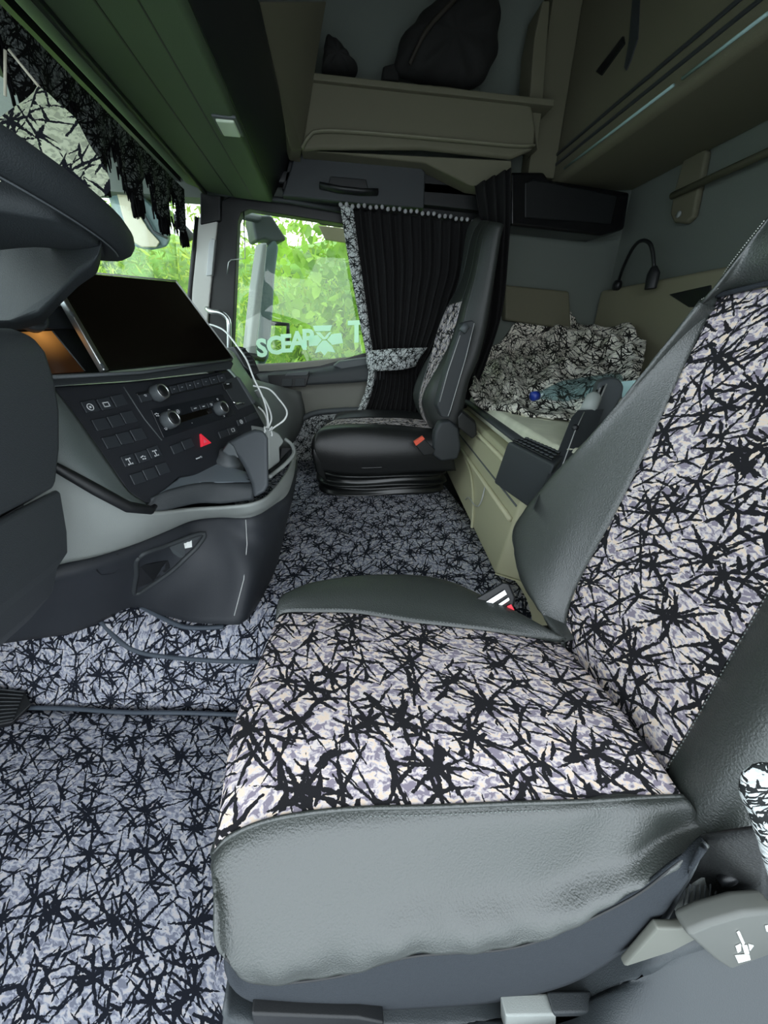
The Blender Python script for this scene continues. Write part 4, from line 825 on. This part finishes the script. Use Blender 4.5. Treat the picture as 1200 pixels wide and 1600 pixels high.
# upturned armrest on the far side
ar = empty('folded_armrest', (.95, -.7, .6), 'dark grey armrest folded upright between the driver\'s seat and the bunk', 'armrest')
MB().prism([PD(a, b, 1.06) for a, b in ((936, 597), (954, 590), (968, 592), (976, 604), (972, 622), (935, 680), (915, 700), (905, 690))], (.05, -.02, 0)).build('armrest_pad', plastic_m, ar, bevel=.008)
def bd(px, py): return .87+.13*(775-py)/130
MB().prism([PD(a, b, bd(a, b)) for a, b in ((893, 652), (903, 641), (944, 639), (932, 670), (880, 727), (842, 775), (836, 790), (830, 800), (864, 724))], unit(ray(880, 700))*.035).build('armrest_bracket', plastic_d, ar, bevel=.004)
MB().tube([PD(a, b, bd(a, b)-.004) for a, b in ((913, 644), (898, 675), (879, 727))], .0014).build('bracket_edge', plastic_l, ar)
MB().lathe(PD(899, 668, .97), unit((-.8, .5, .3)), [(.001, 0), (.008, 0), (.007, .004), (.001, .004)], 16).build('pivot_bolt', plastic_k, ar)
a0, a1 = PD(918, 643, 1.02), PD(930, 616, 1.03)
MB().tube([a0, lerp(a0, a1, .8), a1], [.020, .020, .012], n=18).build('ribbed_knob', M('knob_grey', (.33, .36, .34), .5), ar)
for k in range(4): MB().tube([PD(948-k*5+0, 600+k*3, 1.045), PD(915-k*4+4, 665+k*8, 1.045)], .0022).build('pad_rib', plastic_k if k % 2 else plastic_l, ar)

# patterned arm cover just entering at the right edge
pc = blob('armrest_cover', [(1157, 1205), (1180, 1197), (1230, 1190), (1250, 1300), (1230, 1430), (1204, 1375), (1187, 1320), (1168, 1265), (1156, 1235)], .125, .012, fab_trim)
boxuv(pc); tag(pc, 'pale patterned fabric cover cut off by the right edge near the seat corner', 'fabric cover')

# ================================================================== PASSENGER SEAT
ps = empty('passenger_seat', (1.8, -.15, .3), 'far passenger seat with black covers and a narrow patterned insert, by the curtained window', 'seat')
c0 = L([(498, 735), (560, 742), (640, 738), (712, 735)], 'x', 1.56)
c1 = L([(491, 700), (550, 708), (630, 706), (705, 700)], 'x', 1.545)
c2 = L([(497, 676), (550, 672), (620, 676), (690, 682)], 'x', 1.575)
c3 = L([(508, 666), (560, 663), (620, 665), (676, 670)], 'x', 1.64)
c4 = L([(524, 657), (570, 654), (620, 654), (664, 657)], 'x', 1.90)
c5 = L([(530, 648), (560, 643), (620, 643), (660, 648)], 'x', 2.02)
c6 = [p+np.array((.04, 0, -.08)) for p in c5]
wf = lambda l: [l[0]+np.array((.01, -.03, -.05)), l[0]+np.array((.0, -.004, -.02))]+l
v, f, uv, _ = grid([wf(l) for l in (c0, c1, c2, c3)], 40, 20); mesh('leather_side', v, f, leather_d, ps, uv=uv, solid=.006)
v, f, uv, _ = grid([wf(l) for l in (c3, c4)], 40, 20); mesh('seat_cushion', v, f, fab_seat, ps, uv=uv, solid=.006)
v, f, uv, _ = grid([wf(l) for l in (c4, [lerp(a, b, .5)+np.array((0, 0, .012)) for a, b in zip(c4, c5)], c5, c6)], 40, 14); mesh('leather_bolster', v, f, leather_d, ps, uv=uv, solid=.006)
MB().prism([(1.62, .06, .42), (2.0, .06, .42), (2.0, -.45, .42), (1.62, -.45, .42)], (0, 0, .12)).build('seat_pan', plastic_k, ps, bevel=.01)
r0 = L([(672, 671), (656, 647), (646, 615), (660, 575), (682, 537), (703, 480), (718, 437), (731, 358), (748, 338)], 'x', 2.0)
r1 = L([(672, 670), (659, 648), (656, 619), (669, 575), (684, 519), (700, 478), (722, 437), (738, 370), (752, 345)], 'x', 1.92)
r2 = L([(673, 670), (664, 648), (661, 619), (687, 569), (706, 530), (723, 471), (736, 430), (748, 370), (760, 345)], 'x', 1.68)
r3 = L([(684, 672), (676, 650), (680, 610), (700, 572), (718, 530), (732, 475), (744, 430), (756, 370), (766, 346)], 'x', 1.60)
r4 = L([(712, 690), (716, 660), (728, 600), (744, 560), (755, 520), (764, 470), (772, 420), (780, 370), (785, 350)], 'x', 1.56)
r5 = [p+np.array((.06, -.02, 0)) for p in r4]
v, f, uv, _ = grid([r1[:6], r2[:6]], 44, 16); mesh('backrest_panel', v, f, fab_seat, ps, uv=uv, solid=.006)
v, f, uv, _ = grid([r0, r1], 50, 8); mesh('leather_bolster', v, f, leather, ps, uv=uv, solid=.006)  # far bolster in paler leather, its light put into the colour
v, f, uv, _ = grid([r2, r3, r4, r5], 50, 18); mesh('leather_bolster', v, f, leather_m, ps, uv=uv, solid=.006)
v, f, uv, _ = grid([r1[5:], r2[5:]], 30, 12); mesh('headrest', v, f, leather_m, ps, uv=uv, solid=.006)
MB().tube(catmull(r3[3:], 30), .004).build('cover_seam', leather_d, ps)
# bellows
vs = []; fs = []; nz_, nr = 44, 64
for i in range(nz_):
    t = i/(nz_-1); z = .29+.20*t
    rip = .010*math.sin(t*2*PI*5.0)+.004*math.sin(t*2*PI*9+1)
    for j in range(nr):
        q = 2*PI*j/nr; cx_, cy_ = math.cos(q), math.sin(q); p_ = 5; k_ = (abs(cx_)**p_+abs(cy_)**p_)**(-1/p_)
        w_ = rip*(1+.4*math.sin(q*3+t*8))
        vs.append((1.80+(.235+w_)*cx_*k_, -.20+(.285+w_)*cy_*k_, z+.004*math.sin(q*4)))
for i in range(nz_-1):
    for j in range(nr): fs.append((i*nr+j, i*nr+(j+1) % nr, (i+1)*nr+(j+1) % nr, (i+1)*nr+j))
fs += [tuple(range(nr))[::-1], tuple((nz_-1)*nr+j for j in range(nr))]
mesh('bellows', vs, fs, M('bellows_black', (.008, .009, .009), .28, spec=.6), ps)
MB().prism([P(a, b, 'x', 1.55) for a, b in ((625, 786), (659, 786), (659, 792), (625, 792))], (.004, 0, 0)).build('maker_plate', plastic_g, ps, smooth=False)
MB().prism([P(a, b, 'x', 1.52) for a, b in ((676, 712), (680, 676), (688, 660), (704, 657), (718, 668), (721, 700), (716, 718), (690, 722))], (.06, 0, 0)).build('recliner_cover', plastic_d, ps, bevel=.012)
fa = MB().prism([P(a, b, 'x', 1.49) for a, b in ((683, 634), (690, 604), (716, 522), (724, 504), (738, 500), (743, 504), (732, 552), (712, 620), (703, 654), (690, 652))], (.06, 0, 0)).build('folded_armrest', plastic_d, ps, bevel=.006)
MB().tube([P(719, 524, 'x', 1.485), P(700, 580, 'x', 1.485), P(687, 628, 'x', 1.485)], .0014).build('armrest_edge', plastic_l, fa)
MB().tube([P(741, 505, 'x', 1.485), P(728, 558, 'x', 1.485), P(704, 640, 'x', 1.485), P(700, 650, 'x', 1.485)], .0014).build('armrest_edge', plastic_l, fa)
MB().tube([P(722, 518, 'x', 1.48), P(729, 508, 'x', 1.48)], .014, n=12).build('armrest_knob', plastic_m, fa)
bu = MB().prism([P(a, b, 'x', 1.48) for a, b in ((648, 694), (662, 685), (680, 703), (676, 710), (662, 712))], (.03, 0, 0)).build('seat_belt_buckle', plastic_k, ps, bevel=.003)
MB().prism([P(a, b, 'x', 1.478) for a, b in ((647, 691), (661, 682), (664, 686), (650, 697))], (.02, 0, 0)).build('red_button', M('orange_red', (.8, .10, .05), .4), bu, bevel=.001)
bx = MB().prism([P(a, b, 'x', 1.46) for a, b in ((715, 652), (722, 643), (744, 662), (745, 680), (738, 686), (716, 668))], (.07, -.02, 0)).build('arm_pivot_box', plastic_k, bevel=.005)
tag(bx, 'small black box on the front corner of the bunk behind the passenger seat', 'box')

# ---------------------------------------------------------------- window curtain
cu = empty('window_curtain', (2.1, -.35, 1.45), 'black pleated curtain with patterned border and beaded top at the passenger window', 'curtain')
lft = [(536, 322), (541, 360), (549, 410), (558, 460), (568, 515), (575, 550), (579, 580), (574, 610), (562, 640)]
rgt = [(735, 348), (733, 385), (728, 430), (716, 465), (702, 505), (684, 545), (666, 578), (666, 610), (668, 650)]
nC = 90; LL = catmull(L(lft, 'x', 2.10), 70); RR = catmull(L(rgt, 'x', 2.06), 70)
vs = []; uvs = []; border = .055
for i in range(70):
    amp = .012+.006*math.exp(-((i-52)/8)**2)
    for j in range(nC):
        t = j/(nC-1); p = lerp(LL[i], RR[i], t); ph = 26*PI*t+.6*math.sin(i*.06+t*5)
        vs.append(p+np.array((amp*math.sin(ph)+.004*math.sin(ph*2.3), .003*math.cos(ph), 0))); uvs.append((t*1.2, i*.012))
fs = [(i*nC+j, (i+1)*nC+j, (i+1)*nC+j+1, i*nC+j+1) for i in range(69) for j in range(nC-1)]
mesh('curtain_cloth', vs, fs, black_cloth, cu, uv=uvs, solid=.003)
bl = [[LL[i]+np.array((-.016, .012, 0)) for i in range(70)], [lerp(LL[i], RR[i], .035)+np.array((-.024, .0, 0)) for i in range(70)], [lerp(LL[i], RR[i], .075)+np.array((-.016, 0, 0)) for i in range(70)]]
v, f, uv, _ = grid(bl, 70, 8); mesh('patterned_border', v, f, fab_trim, cu, uv=uv, solid=.004)
tb_c = []
v, f, uv, _ = grid([L([(574, 549), (600, 546), (640, 544), (668, 543)], 'x', [2.05, 2.0, 1.99, 2.02]), L([(573, 565), (600, 562), (635, 560), (655, 560)], 'x', [2.05, 1.985, 1.98, 2.02]), L([(576, 579), (600, 579), (630, 577), (649, 572)], 'x', [2.05, 2.0, 1.99, 2.02])], 30, 12)
tbk = mesh('tieback', v, f, fab_trim, cu, uv=uv, solid=.006)
hdr = [P(a, b, 'x', 2.09) for a, b in ((532, 322), (600, 327), (670, 336), (735, 347))]
MB().tube(catmull(hdr, 30), .009).build('heading_tape', black_cloth, cu)
pts = catmull(hdr, 24)
for k, p in enumerate(pts):
    MB().ball(p+np.array((-.034, 0, -.004+.003*math.sin(k*2.1))), .0085, 6).build('bead', pom_m, cu)
# black bunk curtain gathered on the pillar
nC = 40; LL = catmull(L([(742, 290), (752, 350), (752, 400), (742, 470), (735, 540), (722, 600), (718, 650)], 'x', 2.0), 40); RR = catmull(L([(798, 262), (797, 330), (793, 400), (790, 450), (782, 500), (762, 560), (738, 620)], 'x', 1.9), 40)
vs = []
for i in range(40):
    for j in range(nC):
        t = j/(nC-1); vs.append(lerp(LL[i], RR[i], t)+np.array((.016*math.sin(t*7*PI+.4*math.sin(i*.2)), 0, 0)))
fs = [(i*nC+j, (i+1)*nC+j, (i+1)*nC+j+1, i*nC+j+1) for i in range(39) for j in range(nC-1)]
gc = mesh('bunk_curtain', vs, fs, black_cloth, uv=[(0, 0)]*len(vs), solid=.004)
tag(gc, 'black curtain gathered between the passenger seat and the bunk', 'curtain')

# ================================================================== BUNK
bu = empty('bunk', (1.2, -.9, .3), 'beige bunk base with moulded front panel and pale velour mattress', 'bunk')
bpan = M('bunk_beige', (.47, .46, .30), .55, bump=.2, bscale=800)
top = [(.25, -.42), (2.18, -.66)]; foot = [(.25, -.37), (2.18, -.60)]
T = lambda x, z, o=0: np.array((x, (-.42-.24*(x-.25)/1.93)*(z-.28)/.32+(-.37-.23*(x-.25)/1.93)*(1-(z-.28)/.32)+o, z))
def fpt(x, z): return T(x, z)
def plan(z, o=0.0): return [T(2.17, z, o), T(1.6, z, o), T(1.1, z, o), T(.92, z, o), (.86, -.53+o, z), (.82, -.66+o, z), (.78, -.80, z), (.05, -.82, z), (.05, YW+.07, z), (2.17, YW+.07, z)]
def stack(rings, name, mat, parent, **kw):
    n = len(rings[0]); vs = [np.array(p, float) for r in rings for p in r]
    fs = [(i*n+j, i*n+(j+1) % n, (i+1)*n+(j+1) % n, (i+1)*n+j) for i in range(len(rings)-1) for j in range(n)]+[tuple(range(n))[::-1], tuple((len(rings)-1)*n+j for j in range(n))]
    return mesh(name, vs, fs, mat, parent, **kw)
stack([plan(.288), plan(.60)], 'bunk_base', bpan, bu, bevel=.008)
stack([[np.array((x, y, z)) for x, y in ((.92, -.452), (.86, -.53), (.82, -.66), (.78, -.80), (.80, -.82), (.95, -.6), (.95, -.47))] for z in (.0, .289)], 'plinth', bpan, bu, bevel=.004)
for z0, th in ((.575, .05), (.50, .012), (.46, .05)):
    MB().tube([T(.93, z0, .006), T(2.15, z0, .006)], th*.16).build('panel_moulding', bpan, bu) if th > .02 else MB().tube([T(.93, z0, .001), T(2.15, z0, .001)], .003).build('panel_groove', plastic_m, bu)
mb = MB(); a_, b_ = T(1.45, .56, .004), T(1.05, .30, .004)
MB().tube(catmull([T(1.62, .45, .004), T(1.45, .43, .004), T(1.33, .38, .004), T(1.25, .32, .004), T(1.22, .28, .004)], 20), .006).build('step_line', bpan, bu)
MB().tube(catmull([T(1.22, .46, .006), T(1.2, .40, .01), T(1.24, .37, .01), T(1.36, .355, .008), T(1.40, .33, .006)], 20), .0022).build('white_cord', plastic_l, bu)
stack([plan(.605, -.02), plan(.68, -.02)], 'mattress', mattress_m, bu, bevel=.015, seg=3)
MB().tube([T(.93, .645, -.015)+np.array((0, .004, 0)), T(2.15, .645, -.015)+np.array((0, .004, 0))], .018, flat=.5).build('mattress_edging', plastic_d, bu)
# black tray box on the front of the bunk
bo = empty('storage_box', (1.1, -.55, .5), 'black plastic storage box with textured lid hooked on the bunk edge', 'box')
t0 = [P(793, 690, 'z', .665), P(866, 727, 'z', .655), P(882, 712, 'z', .665), P(822, 686, 'z', .675)]
lo_ = [t0[0]+np.array((.03, .01, -.13)), t0[1]+np.array((.03, .01, -.13)), t0[2]+np.array((0, 0, -.13)), t0[3]+np.array((0, 0, -.13))]
mb = MB(); mb.add(t0+lo_, [(0, 1, 2, 3), (4, 7, 6, 5), (0, 4, 5, 1), (1, 5, 6, 2), (2, 6, 7, 3), (3, 7, 4, 0)]); mb.build('box_body', plastic_d, bo, bevel=.006)
lid = [lerp(sum(t0)/4, p, .86)+np.array((0, 0, .004)) for p in t0]
ld = MB().prism(lid, (0, 0, .004)).build('lid_mat', plastic_k, bo, bevel=.002)
for i in range(9):
    for j in range(3):
        c = lerp(lerp(lid[0], lid[1], (i+.5)/9), lerp(lid[3], lid[2], (i+.5)/9), (j+.5)/3)+np.array((0, 0, .005)); MB().ball(c, (.009, .006, .0025), 4).build('lid_stud', plastic_d, ld)

# rumpled duvet
D0 = [P(740, 605, 'y', -.60), P(748, 622, 'y', -.60), P(775, 636, 'y', -.62), P(810, 634, 'y', -.64), P(850, 650, 'z', .69), P(895, 657, 'z', .69), P(930, 650, 'y', -.80), P(985, 612, 'y', -1.0)]
D1 = [P(741, 585, 'y', -.66), P(760, 596, 'y', -.68), P(790, 602, 'y', -.72), P(820, 606, 'y', -.74), P(860, 612, 'y', -.80), P(905, 612, 'y', -.85), P(950, 606, 'y', -.92), P(995, 596, 'y', -1.05)]
D2 = [P(752, 548, 'y', -.80), P(775, 556, 'y', -.84), P(800, 560, 'y', -.88), P(835, 566, 'y', -.92), P(875, 566, 'y', -.98), P(920, 562, 'y', -1.04), P(960, 560, 'y', -1.1), P(1004, 570, 'y', -1.15)]
D3 = [P(768, 516, 'y', -.92), P(790, 518, 'y', -1.0), P(820, 524, 'y', -1.05), P(855, 524, 'y', -1.1), P(890, 528, 'y', -1.14), P(930, 530, 'y', -1.18), P(970, 532, 'y', -1.2), P(1010, 548, 'y', -1.24)]
D4 = [P(776, 494, 'y', -1.02), P(800, 487, 'y', -1.12), P(830, 486, 'y', -1.2), P(860, 492, 'y', -1.24), P(895, 498, 'y', -1.27), P(930, 505, 'y', -1.30), P(970, 512, 'y', -1.33), P(1008, 530, 'y', -1.34)]
D5 = [p+np.array((.02, -.03, -.12)) for p in D4]
v, f, uv, A = grid([[p+np.array((0, .0, -.03)) for p in D0], D0, D1, D2, D3, D4, D5], 130, 110)
def fold(u, w):
    s = 0
    for k, (a, fx_, fy_, ph) in enumerate(((.018, 3.1, 4.2, .3), (.013, 5.3, -3.1, 1.9), (.007, 8.0, 6.1, 4.0), (.003, -12.0, 10.5, 2.2))):
        q = fx_*u*2+fy_*w*2+ph+1.3*math.sin(3.1*u*2+ph)+1.1*math.sin(4.3*w*2-ph); s += a*(1-2*(math.sin(q)**2+.02)**.5)
    return s
vs = []
N_ = np.cross(np.gradient(A, axis=0), np.gradient(A, axis=1)); N_ /= np.linalg.norm(N_, axis=2, keepdims=True)+1e-9
for i in range(130):
    for j in range(110):
        u, w = i/129, j/109; n_ = N_[i, j]; n_ = n_ if n_[2] > 0 else -n_
        edge = min(1, 6*min(w+.03, 1-w, u+.1, 1-u+.1)); q_ = A[i, j]+n_*fold(u, w)*1.25*edge; vs.append(np.array((min(q_[0], 2.165), max(q_[1], -1.375), max(q_[2], .69) if q_[1] < -.68 else q_[2])))
dv = mesh('duvet', vs, f, fab_bed, uv=uv, solid=.006, offs=-1)
tag(dv, 'rumpled black and cream patterned duvet heaped on the far end of the bunk', 'duvet')
# water bottle
bt = empty('water_bottle', (1.2, -.8, .8), 'clear plastic water bottle with a blue cap lying on its side on the duvet', 'bottle')
q0, q1 = PD(834, 619, 1.20), PD(960, 598, 1.27); ax = unit(q1-q0); Lb = np.linalg.norm(q1-q0)
MB().lathe(q0, ax, [(.001, .018), (.012, .018), (.013, .03), (.018, .05), (.028, .085), (.033, .11), (.033, .14), (.031, .145), (.033, .15), (.033, Lb), (.028, Lb+.008), (.001, Lb+.008)], 28).build('bottle_body', bottle_m, bt)
MB().lathe(q0, ax, [(.001, -.006), (.0145, -.006), (.0145, .014), (.001, .014)], 20).build('cap', blue_p, bt)
pp = MB().prism([P(970, 596, 'y', -.86), P(992, 594, 'y', -.86), P(985, 620, 'y', -.86), P(972, 628, 'y', -.86)], (.02, -.05, 0)).build('paper_carton', M('pale_cyan_card', (.55, .78, .8), .6), bevel=.002)
tag(pp, 'small pale cyan carton peeking out behind the driver\'s backrest', 'carton')

# ================================================================== WINDSCREEN VALANCE AND HANGING CLOTH
va = empty('windscreen_valance', (1.2, .64, 1.48), 'dark plush scalloped valance with tasselled fringe along the top of the windscreen', 'valance')
nS, nZ = 260, 22; vs = []; uvs = []; low_z = []
x0, x1 = .25, 2.12
def scal(x):
    t = (x-x0)/.22; s = t-math.floor(t); return .045+.115*abs(math.sin(PI*s))**1.3
for i in range(nS):
    x = x0+(x1-x0)*i/(nS-1); h_ = scal(x)*(1 if x > .6 else 1)
    for j in range(nZ):
        w = j/(nZ-1); yy = .630+.012*math.sin(x*55)*w+.02*w; vs.append((x, yy, 1.475-h_*w)); uvs.append((x, h_*w))
    low_z.append((x, .652+.012*math.sin(x*55), 1.475-h_))
fs = [(i*nZ+j, (i+1)*nZ+j, (i+1)*nZ+j+1, i*nZ+j+1) for i in range(nS-1) for j in range(nZ-1)]
mesh('plush_panel', vs, fs, fab_valance, va, uv=uvs, solid=.010)
mb = MB()
fr_m = M('fringe_black', (.003, .003, .0035), .9, spec=.1)
for (x, y, z) in low_z:
    for k in range(2):
        l_ = .02+.015*rng.random()+.0*math.sin(PI*((x-x0)/.185 % 1)); dx, dy = rng.normal(0, .005, 2)
        mb.tube([(x+k*.003, y+dy, z+.01), (x+dx*.5+k*.003, y+dy, z-l_*.5), (x+dx, y+dy, z-l_)], [.0034, .003, .0018], n=4)
tag(mb.build('fringe', fr_m, va), kind='stuff')
for k in range(10):
    xx = x0+.22*(k+.5)
    if xx > x1: break
    mb = MB()
    for q in range(46):
        a_ = rng.random()*2*PI; r_ = .018*rng.random()**.5; l_ = .038+.012*rng.random(); zt = 1.475-.16
        mb.tube([(xx+r_*.6*math.cos(a_), .655+r_*.5*math.sin(a_), zt+.03), (xx+r_*math.cos(a_), .655+r_*math.sin(a_), zt-l_*.4), (xx+r_*.9*math.cos(a_), .655+r_*math.sin(a_), zt-l_)], [.003, .003, .002], n=5)
    tag(mb.build('tassel', fr_m, va), kind='stuff')
# hanging patterned cloth pennant
hg = [(62, 137), (95, 165), (112, 178), (140, 225), (165, 262), (172, 290), (160, 305), (120, 310), (90, 345), (50, 360), (-40, 400), (-80, 260), (0, 190), (30, 158)]
vs = []; ctr = None
pts = catmull([P(a, b, 'x', 1.0) for a, b in hg], 60, closed=True); c = sum(pts)/len(pts); n = len(pts)
rings = []
for s_ in (0.15, .35, .55, .75, .9, 1.0):
    for k, p in enumerate(pts): q = c+(p-c)*s_; vs.append(q+np.array((-.02*(1-s_**2)+.006*math.sin(k*.7+s_*5), 0, 0)))
fs = [tuple(range(n))]+[(i*n+j, i*n+(j+1) % n, (i+1)*n+(j+1) % n, (i+1)*n+j) for i in range(5) for j in range(n)]
hc_ = mesh('hanging_pennant', vs, fs, fab_cloth, uv=[(q[1]*1.0, q[2]*1.0) for q in vs])
tag(hc_, 'sunlit pale patterned cloth pennant hanging on cords in the windscreen', 'pennant')
for a, b in (((62, 137), (14, 78)), ((8, 150), (8, 78))): MB().tube([P(*a, 'x', 1.0), P(*b, 'x', 1.0)], .0022).build('hanging_cord', cord_m, hc_)

# ================================================================== OUTSIDE
grass_g = M('grass_ground', (.10, .20, .03), .9, var=.5, vscale=6)
struct(MB().box((17, 2, -1.45), (30, 60, .1)).build('floor_ground', grass_g, smooth=False))
struct(MB().box((-13, 2, -1.45), (30, 60, .1)).build('floor_bounce', M('pale_bounce_ground', (.62, .64, .63), .85, var=.12, vscale=3), smooth=False))  # unseen pale ground, added to bounce light onto the seat leather
def leafmat(name, c, t=.45):
    mt = bpy.data.materials.new(name); mt.use_nodes = True; nt = mt.node_tree; b = nt.nodes['Principled BSDF']; b.inputs['Roughness'].default_value = .45
    g_ = nt.nodes.new('ShaderNodeTexNoise'); g_.inputs['Scale'].default_value = 1.7; g_.inputs['Detail'].default_value = 6
    tcn = nt.nodes.new('ShaderNodeTexCoord'); nt.links.new(tcn.outputs['Object'], g_.inputs['Vector'])
    r = nt.nodes.new('ShaderNodeValToRGB'); r.color_ramp.elements[0].position = .35; r.color_ramp.elements[1].position = .65
    r.color_ramp.elements[0].color = (*[x*.6 for x in c], 1); r.color_ramp.elements[1].color = (min(1, c[0]*1.5), min(1, c[1]*1.25), c[2], 1)
    nt.links.new(g_.outputs['Fac'], r.inputs[0]); nt.links.new(r.outputs[0], b.inputs['Base Color'])
    tr = nt.nodes.new('ShaderNodeBsdfTranslucent'); nt.links.new(r.outputs[0], tr.inputs[0]); ms = nt.nodes.new('ShaderNodeMixShader'); ms.inputs[0].default_value = t
    nt.links.new(b.outputs[0], ms.inputs[1]); nt.links.new(tr.outputs[0], ms.inputs[2]); nt.links.new(ms.outputs[0], nt.nodes['Material Output'].inputs[0]); return mt
def leaves(name, n, box, size, mat, narrow=.5, parent=None, clump=0):
    (xa, xb), (ya, yb), (za, zb) = box; vs = np.zeros((n*6, 3)); fs = []
    if clump: cc = rng.uniform((xa, ya, za), (xb, yb, zb), (clump, 3))
    for i in range(n):
        if clump: c = cc[rng.integers(clump)]+rng.normal(0, .14, 3)
        else: c = rng.uniform((xa, ya, za), (xb, yb, zb))
        l_ = size*rng.uniform(.5, 1.4); a = unit(rng.normal(0, 1, 3)+np.array((-.3, 0, .5))); b = unit(np.cross(a, rng.normal(0, 1, 3))); n_ = np.cross(a, b)
        w = l_*narrow*.5
        pts = [c, c+a*l_*.35+b*w+n_*w*.3, c+a*l_*.75+b*w*.7+n_*w*.2, c+a*l_, c+a*l_*.75-b*w*.7+n_*w*.2, c+a*l_*.35-b*w+n_*w*.3]
        vs[i*6:i*6+6] = pts; k = i*6; fs += [(k, k+1, k+2, k+3), (k, k+3, k+4, k+5)]
    return mesh(name, vs, fs, mat, parent)
g1 = leafmat('leaf_bright', (.38, .66, .14)); g2 = leafmat('leaf_grass', (.42, .62, .14)); g3 = leafmat('leaf_dark', (.22, .40, .09))
hd = empty('hedge_bank', (4, 1.5, -1.4), 'bright green overgrown bank of leaves outside the passenger window and windscreen', 'hedge')
# uneven earth bank carrying the growth
v, f, uv, A = grid([[(3.5, y, -1.4) for y in np.linspace(-3, 9, 9)], [(3.7+.2*math.sin(k), y, .0) for k, y in enumerate(np.linspace(-3, 9, 9))], [(4.1+.2*math.cos(k*2), y, 1.2) for k, y in enumerate(np.linspace(-3, 9, 9))], [(5.2, y, 2.1+.3*math.sin(k*1.7)) for k, y in enumerate(np.linspace(-3, 9, 9))], [(8, y, 2.4) for y in np.linspace(-3, 9, 9)]], 60, 40)
mesh('bank', v, f, M('bank_green', (.16, .30, .05), .9, var=.6, vscale=5), hd, uv=uv).location.x = .4
tag(leaves('bank_leaves', 26000, ((3.6, 4.6), (-1.4, 4.6), (-.2, 2.5)), .065, g2, .25, hd, clump=1500), kind='stuff')
tag(leaves('broad_leaves', 2200, ((3.4, 3.9), (-1.4, .55), (.2, 1.9)), .085, g1, .8, hd, clump=200), kind='stuff')
tag(leaves('top_twigs', 5000, ((4.0, 5.0), (-1.5, 4.5), (2.1, 3.6)), .10, g3, .4, hd), kind='stuff')
# door mirror outside the passenger window
dm = empty('door_mirror', (2.55, .45, 1.0), 'grey-blue housing of the tall exterior mirror outside the passenger window', 'mirror')
MB().prism([P(a, b, 'x', 2.50) for a, b in ((417, 385), (430, 372), (436, 385), (430, 430), (426, 500), (420, 560), (408, 580), (400, 560), (408, 470))], (.14, .05, 0)).build('mirror_housing', M('mirror_housing', (.17, .24, .25), .4), dm, bevel=.015)
MB().prism([P(a, b, 'x', 2.46) for a, b in ((411, 380), (419, 378), (411, 460), (402, 540), (399, 580), (386, 575), (392, 520), (400, 450))], (.05, .05, 0)).build('white_edge', plastic_l, dm, bevel=.01)
MB().prism([P(a, b, 'x', 2.5) for a, b in ((392, 335), (425, 335), (450, 375), (430, 378), (415, 372), (400, 378))], (.12, .06, 0)).build('upper_bracket', plastic_m, dm, bevel=.015)
MB().tube([P(424, 505, 'x', 2.45), P(450, 507, 'x', 2.45), P(450, 535, 'x', 2.45)], .012).build('stay_rod', plastic_k, dm)
MB().tube([(2.24, .47, 1.50), (2.40, .50, 1.47), P(408, 350, 'x', 2.52)+np.array((0, 0, .02))], .02).build('upper_arm', plastic_m, dm)
MB().tube([(2.24, .52, .80), (2.40, .52, .82), P(412, 560, 'x', 2.5)], .02).build('lower_arm', plastic_k, dm)
mw = tag(MB().prism([P(a, b, 'x', 2.7) for a, b in ((490, 340), (545, 343), (545, 358), (500, 352))], (.12, 0, .05)).build('eyebrow_mirror', plastic_k, bevel=.01), 'small black wide-angle mirror above the passenger window', 'mirror')
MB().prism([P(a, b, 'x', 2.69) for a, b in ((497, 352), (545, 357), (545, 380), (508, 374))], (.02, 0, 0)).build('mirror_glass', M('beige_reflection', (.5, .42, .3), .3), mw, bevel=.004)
MB().tube([(2.24, .02, 1.56), (2.5, .02, 1.56), P(520, 345, 'x', 2.74)], .014).build('mirror_arm', plastic_k, mw)
# front kerb mirror seen through the windscreen
km = empty('front_mirror', (2.2, 1.15, 1.35), 'teal-grey rounded exterior mirror seen through the windscreen under the valance', 'mirror')
o_ = [(172, 285), (195, 283), (220, 300), (245, 325), (262, 350), (270, 375), (262, 388), (240, 392), (215, 388), (200, 375)]
MB().prism([P(a, b, 'x', 2.25) for a, b in o_], (.06, .06, .02)).build('mirror_housing', M('teal_housing', (.14, .22, .22), .4), km, bevel=.02)
MB().prism([P(a, b, 'x', 2.235) for a, b in ((180, 290), (196, 296), (212, 325), (232, 358), (250, 378), (245, 386), (222, 386), (203, 374), (190, 330))], (.02, .01, 0)).build('mirror_face', M('mirror_face', (.62, .58, .38), .25, spec=.8), km, bevel=.004)  # beige reflection painted as the base colour of the mirror
MB().tube([P(a, b, 'x', 2.23) for a, b in ((186, 292), (204, 296), (222, 330), (240, 362), (262, 372))], .006).build('mirror_rim', plastic_m, km)
MB().tube([P(a, b, 'x', 2.3) for a, b in ((235, 310), (275, 345), (300, 372))], .02).build('mirror_arm', plastic_m, km)
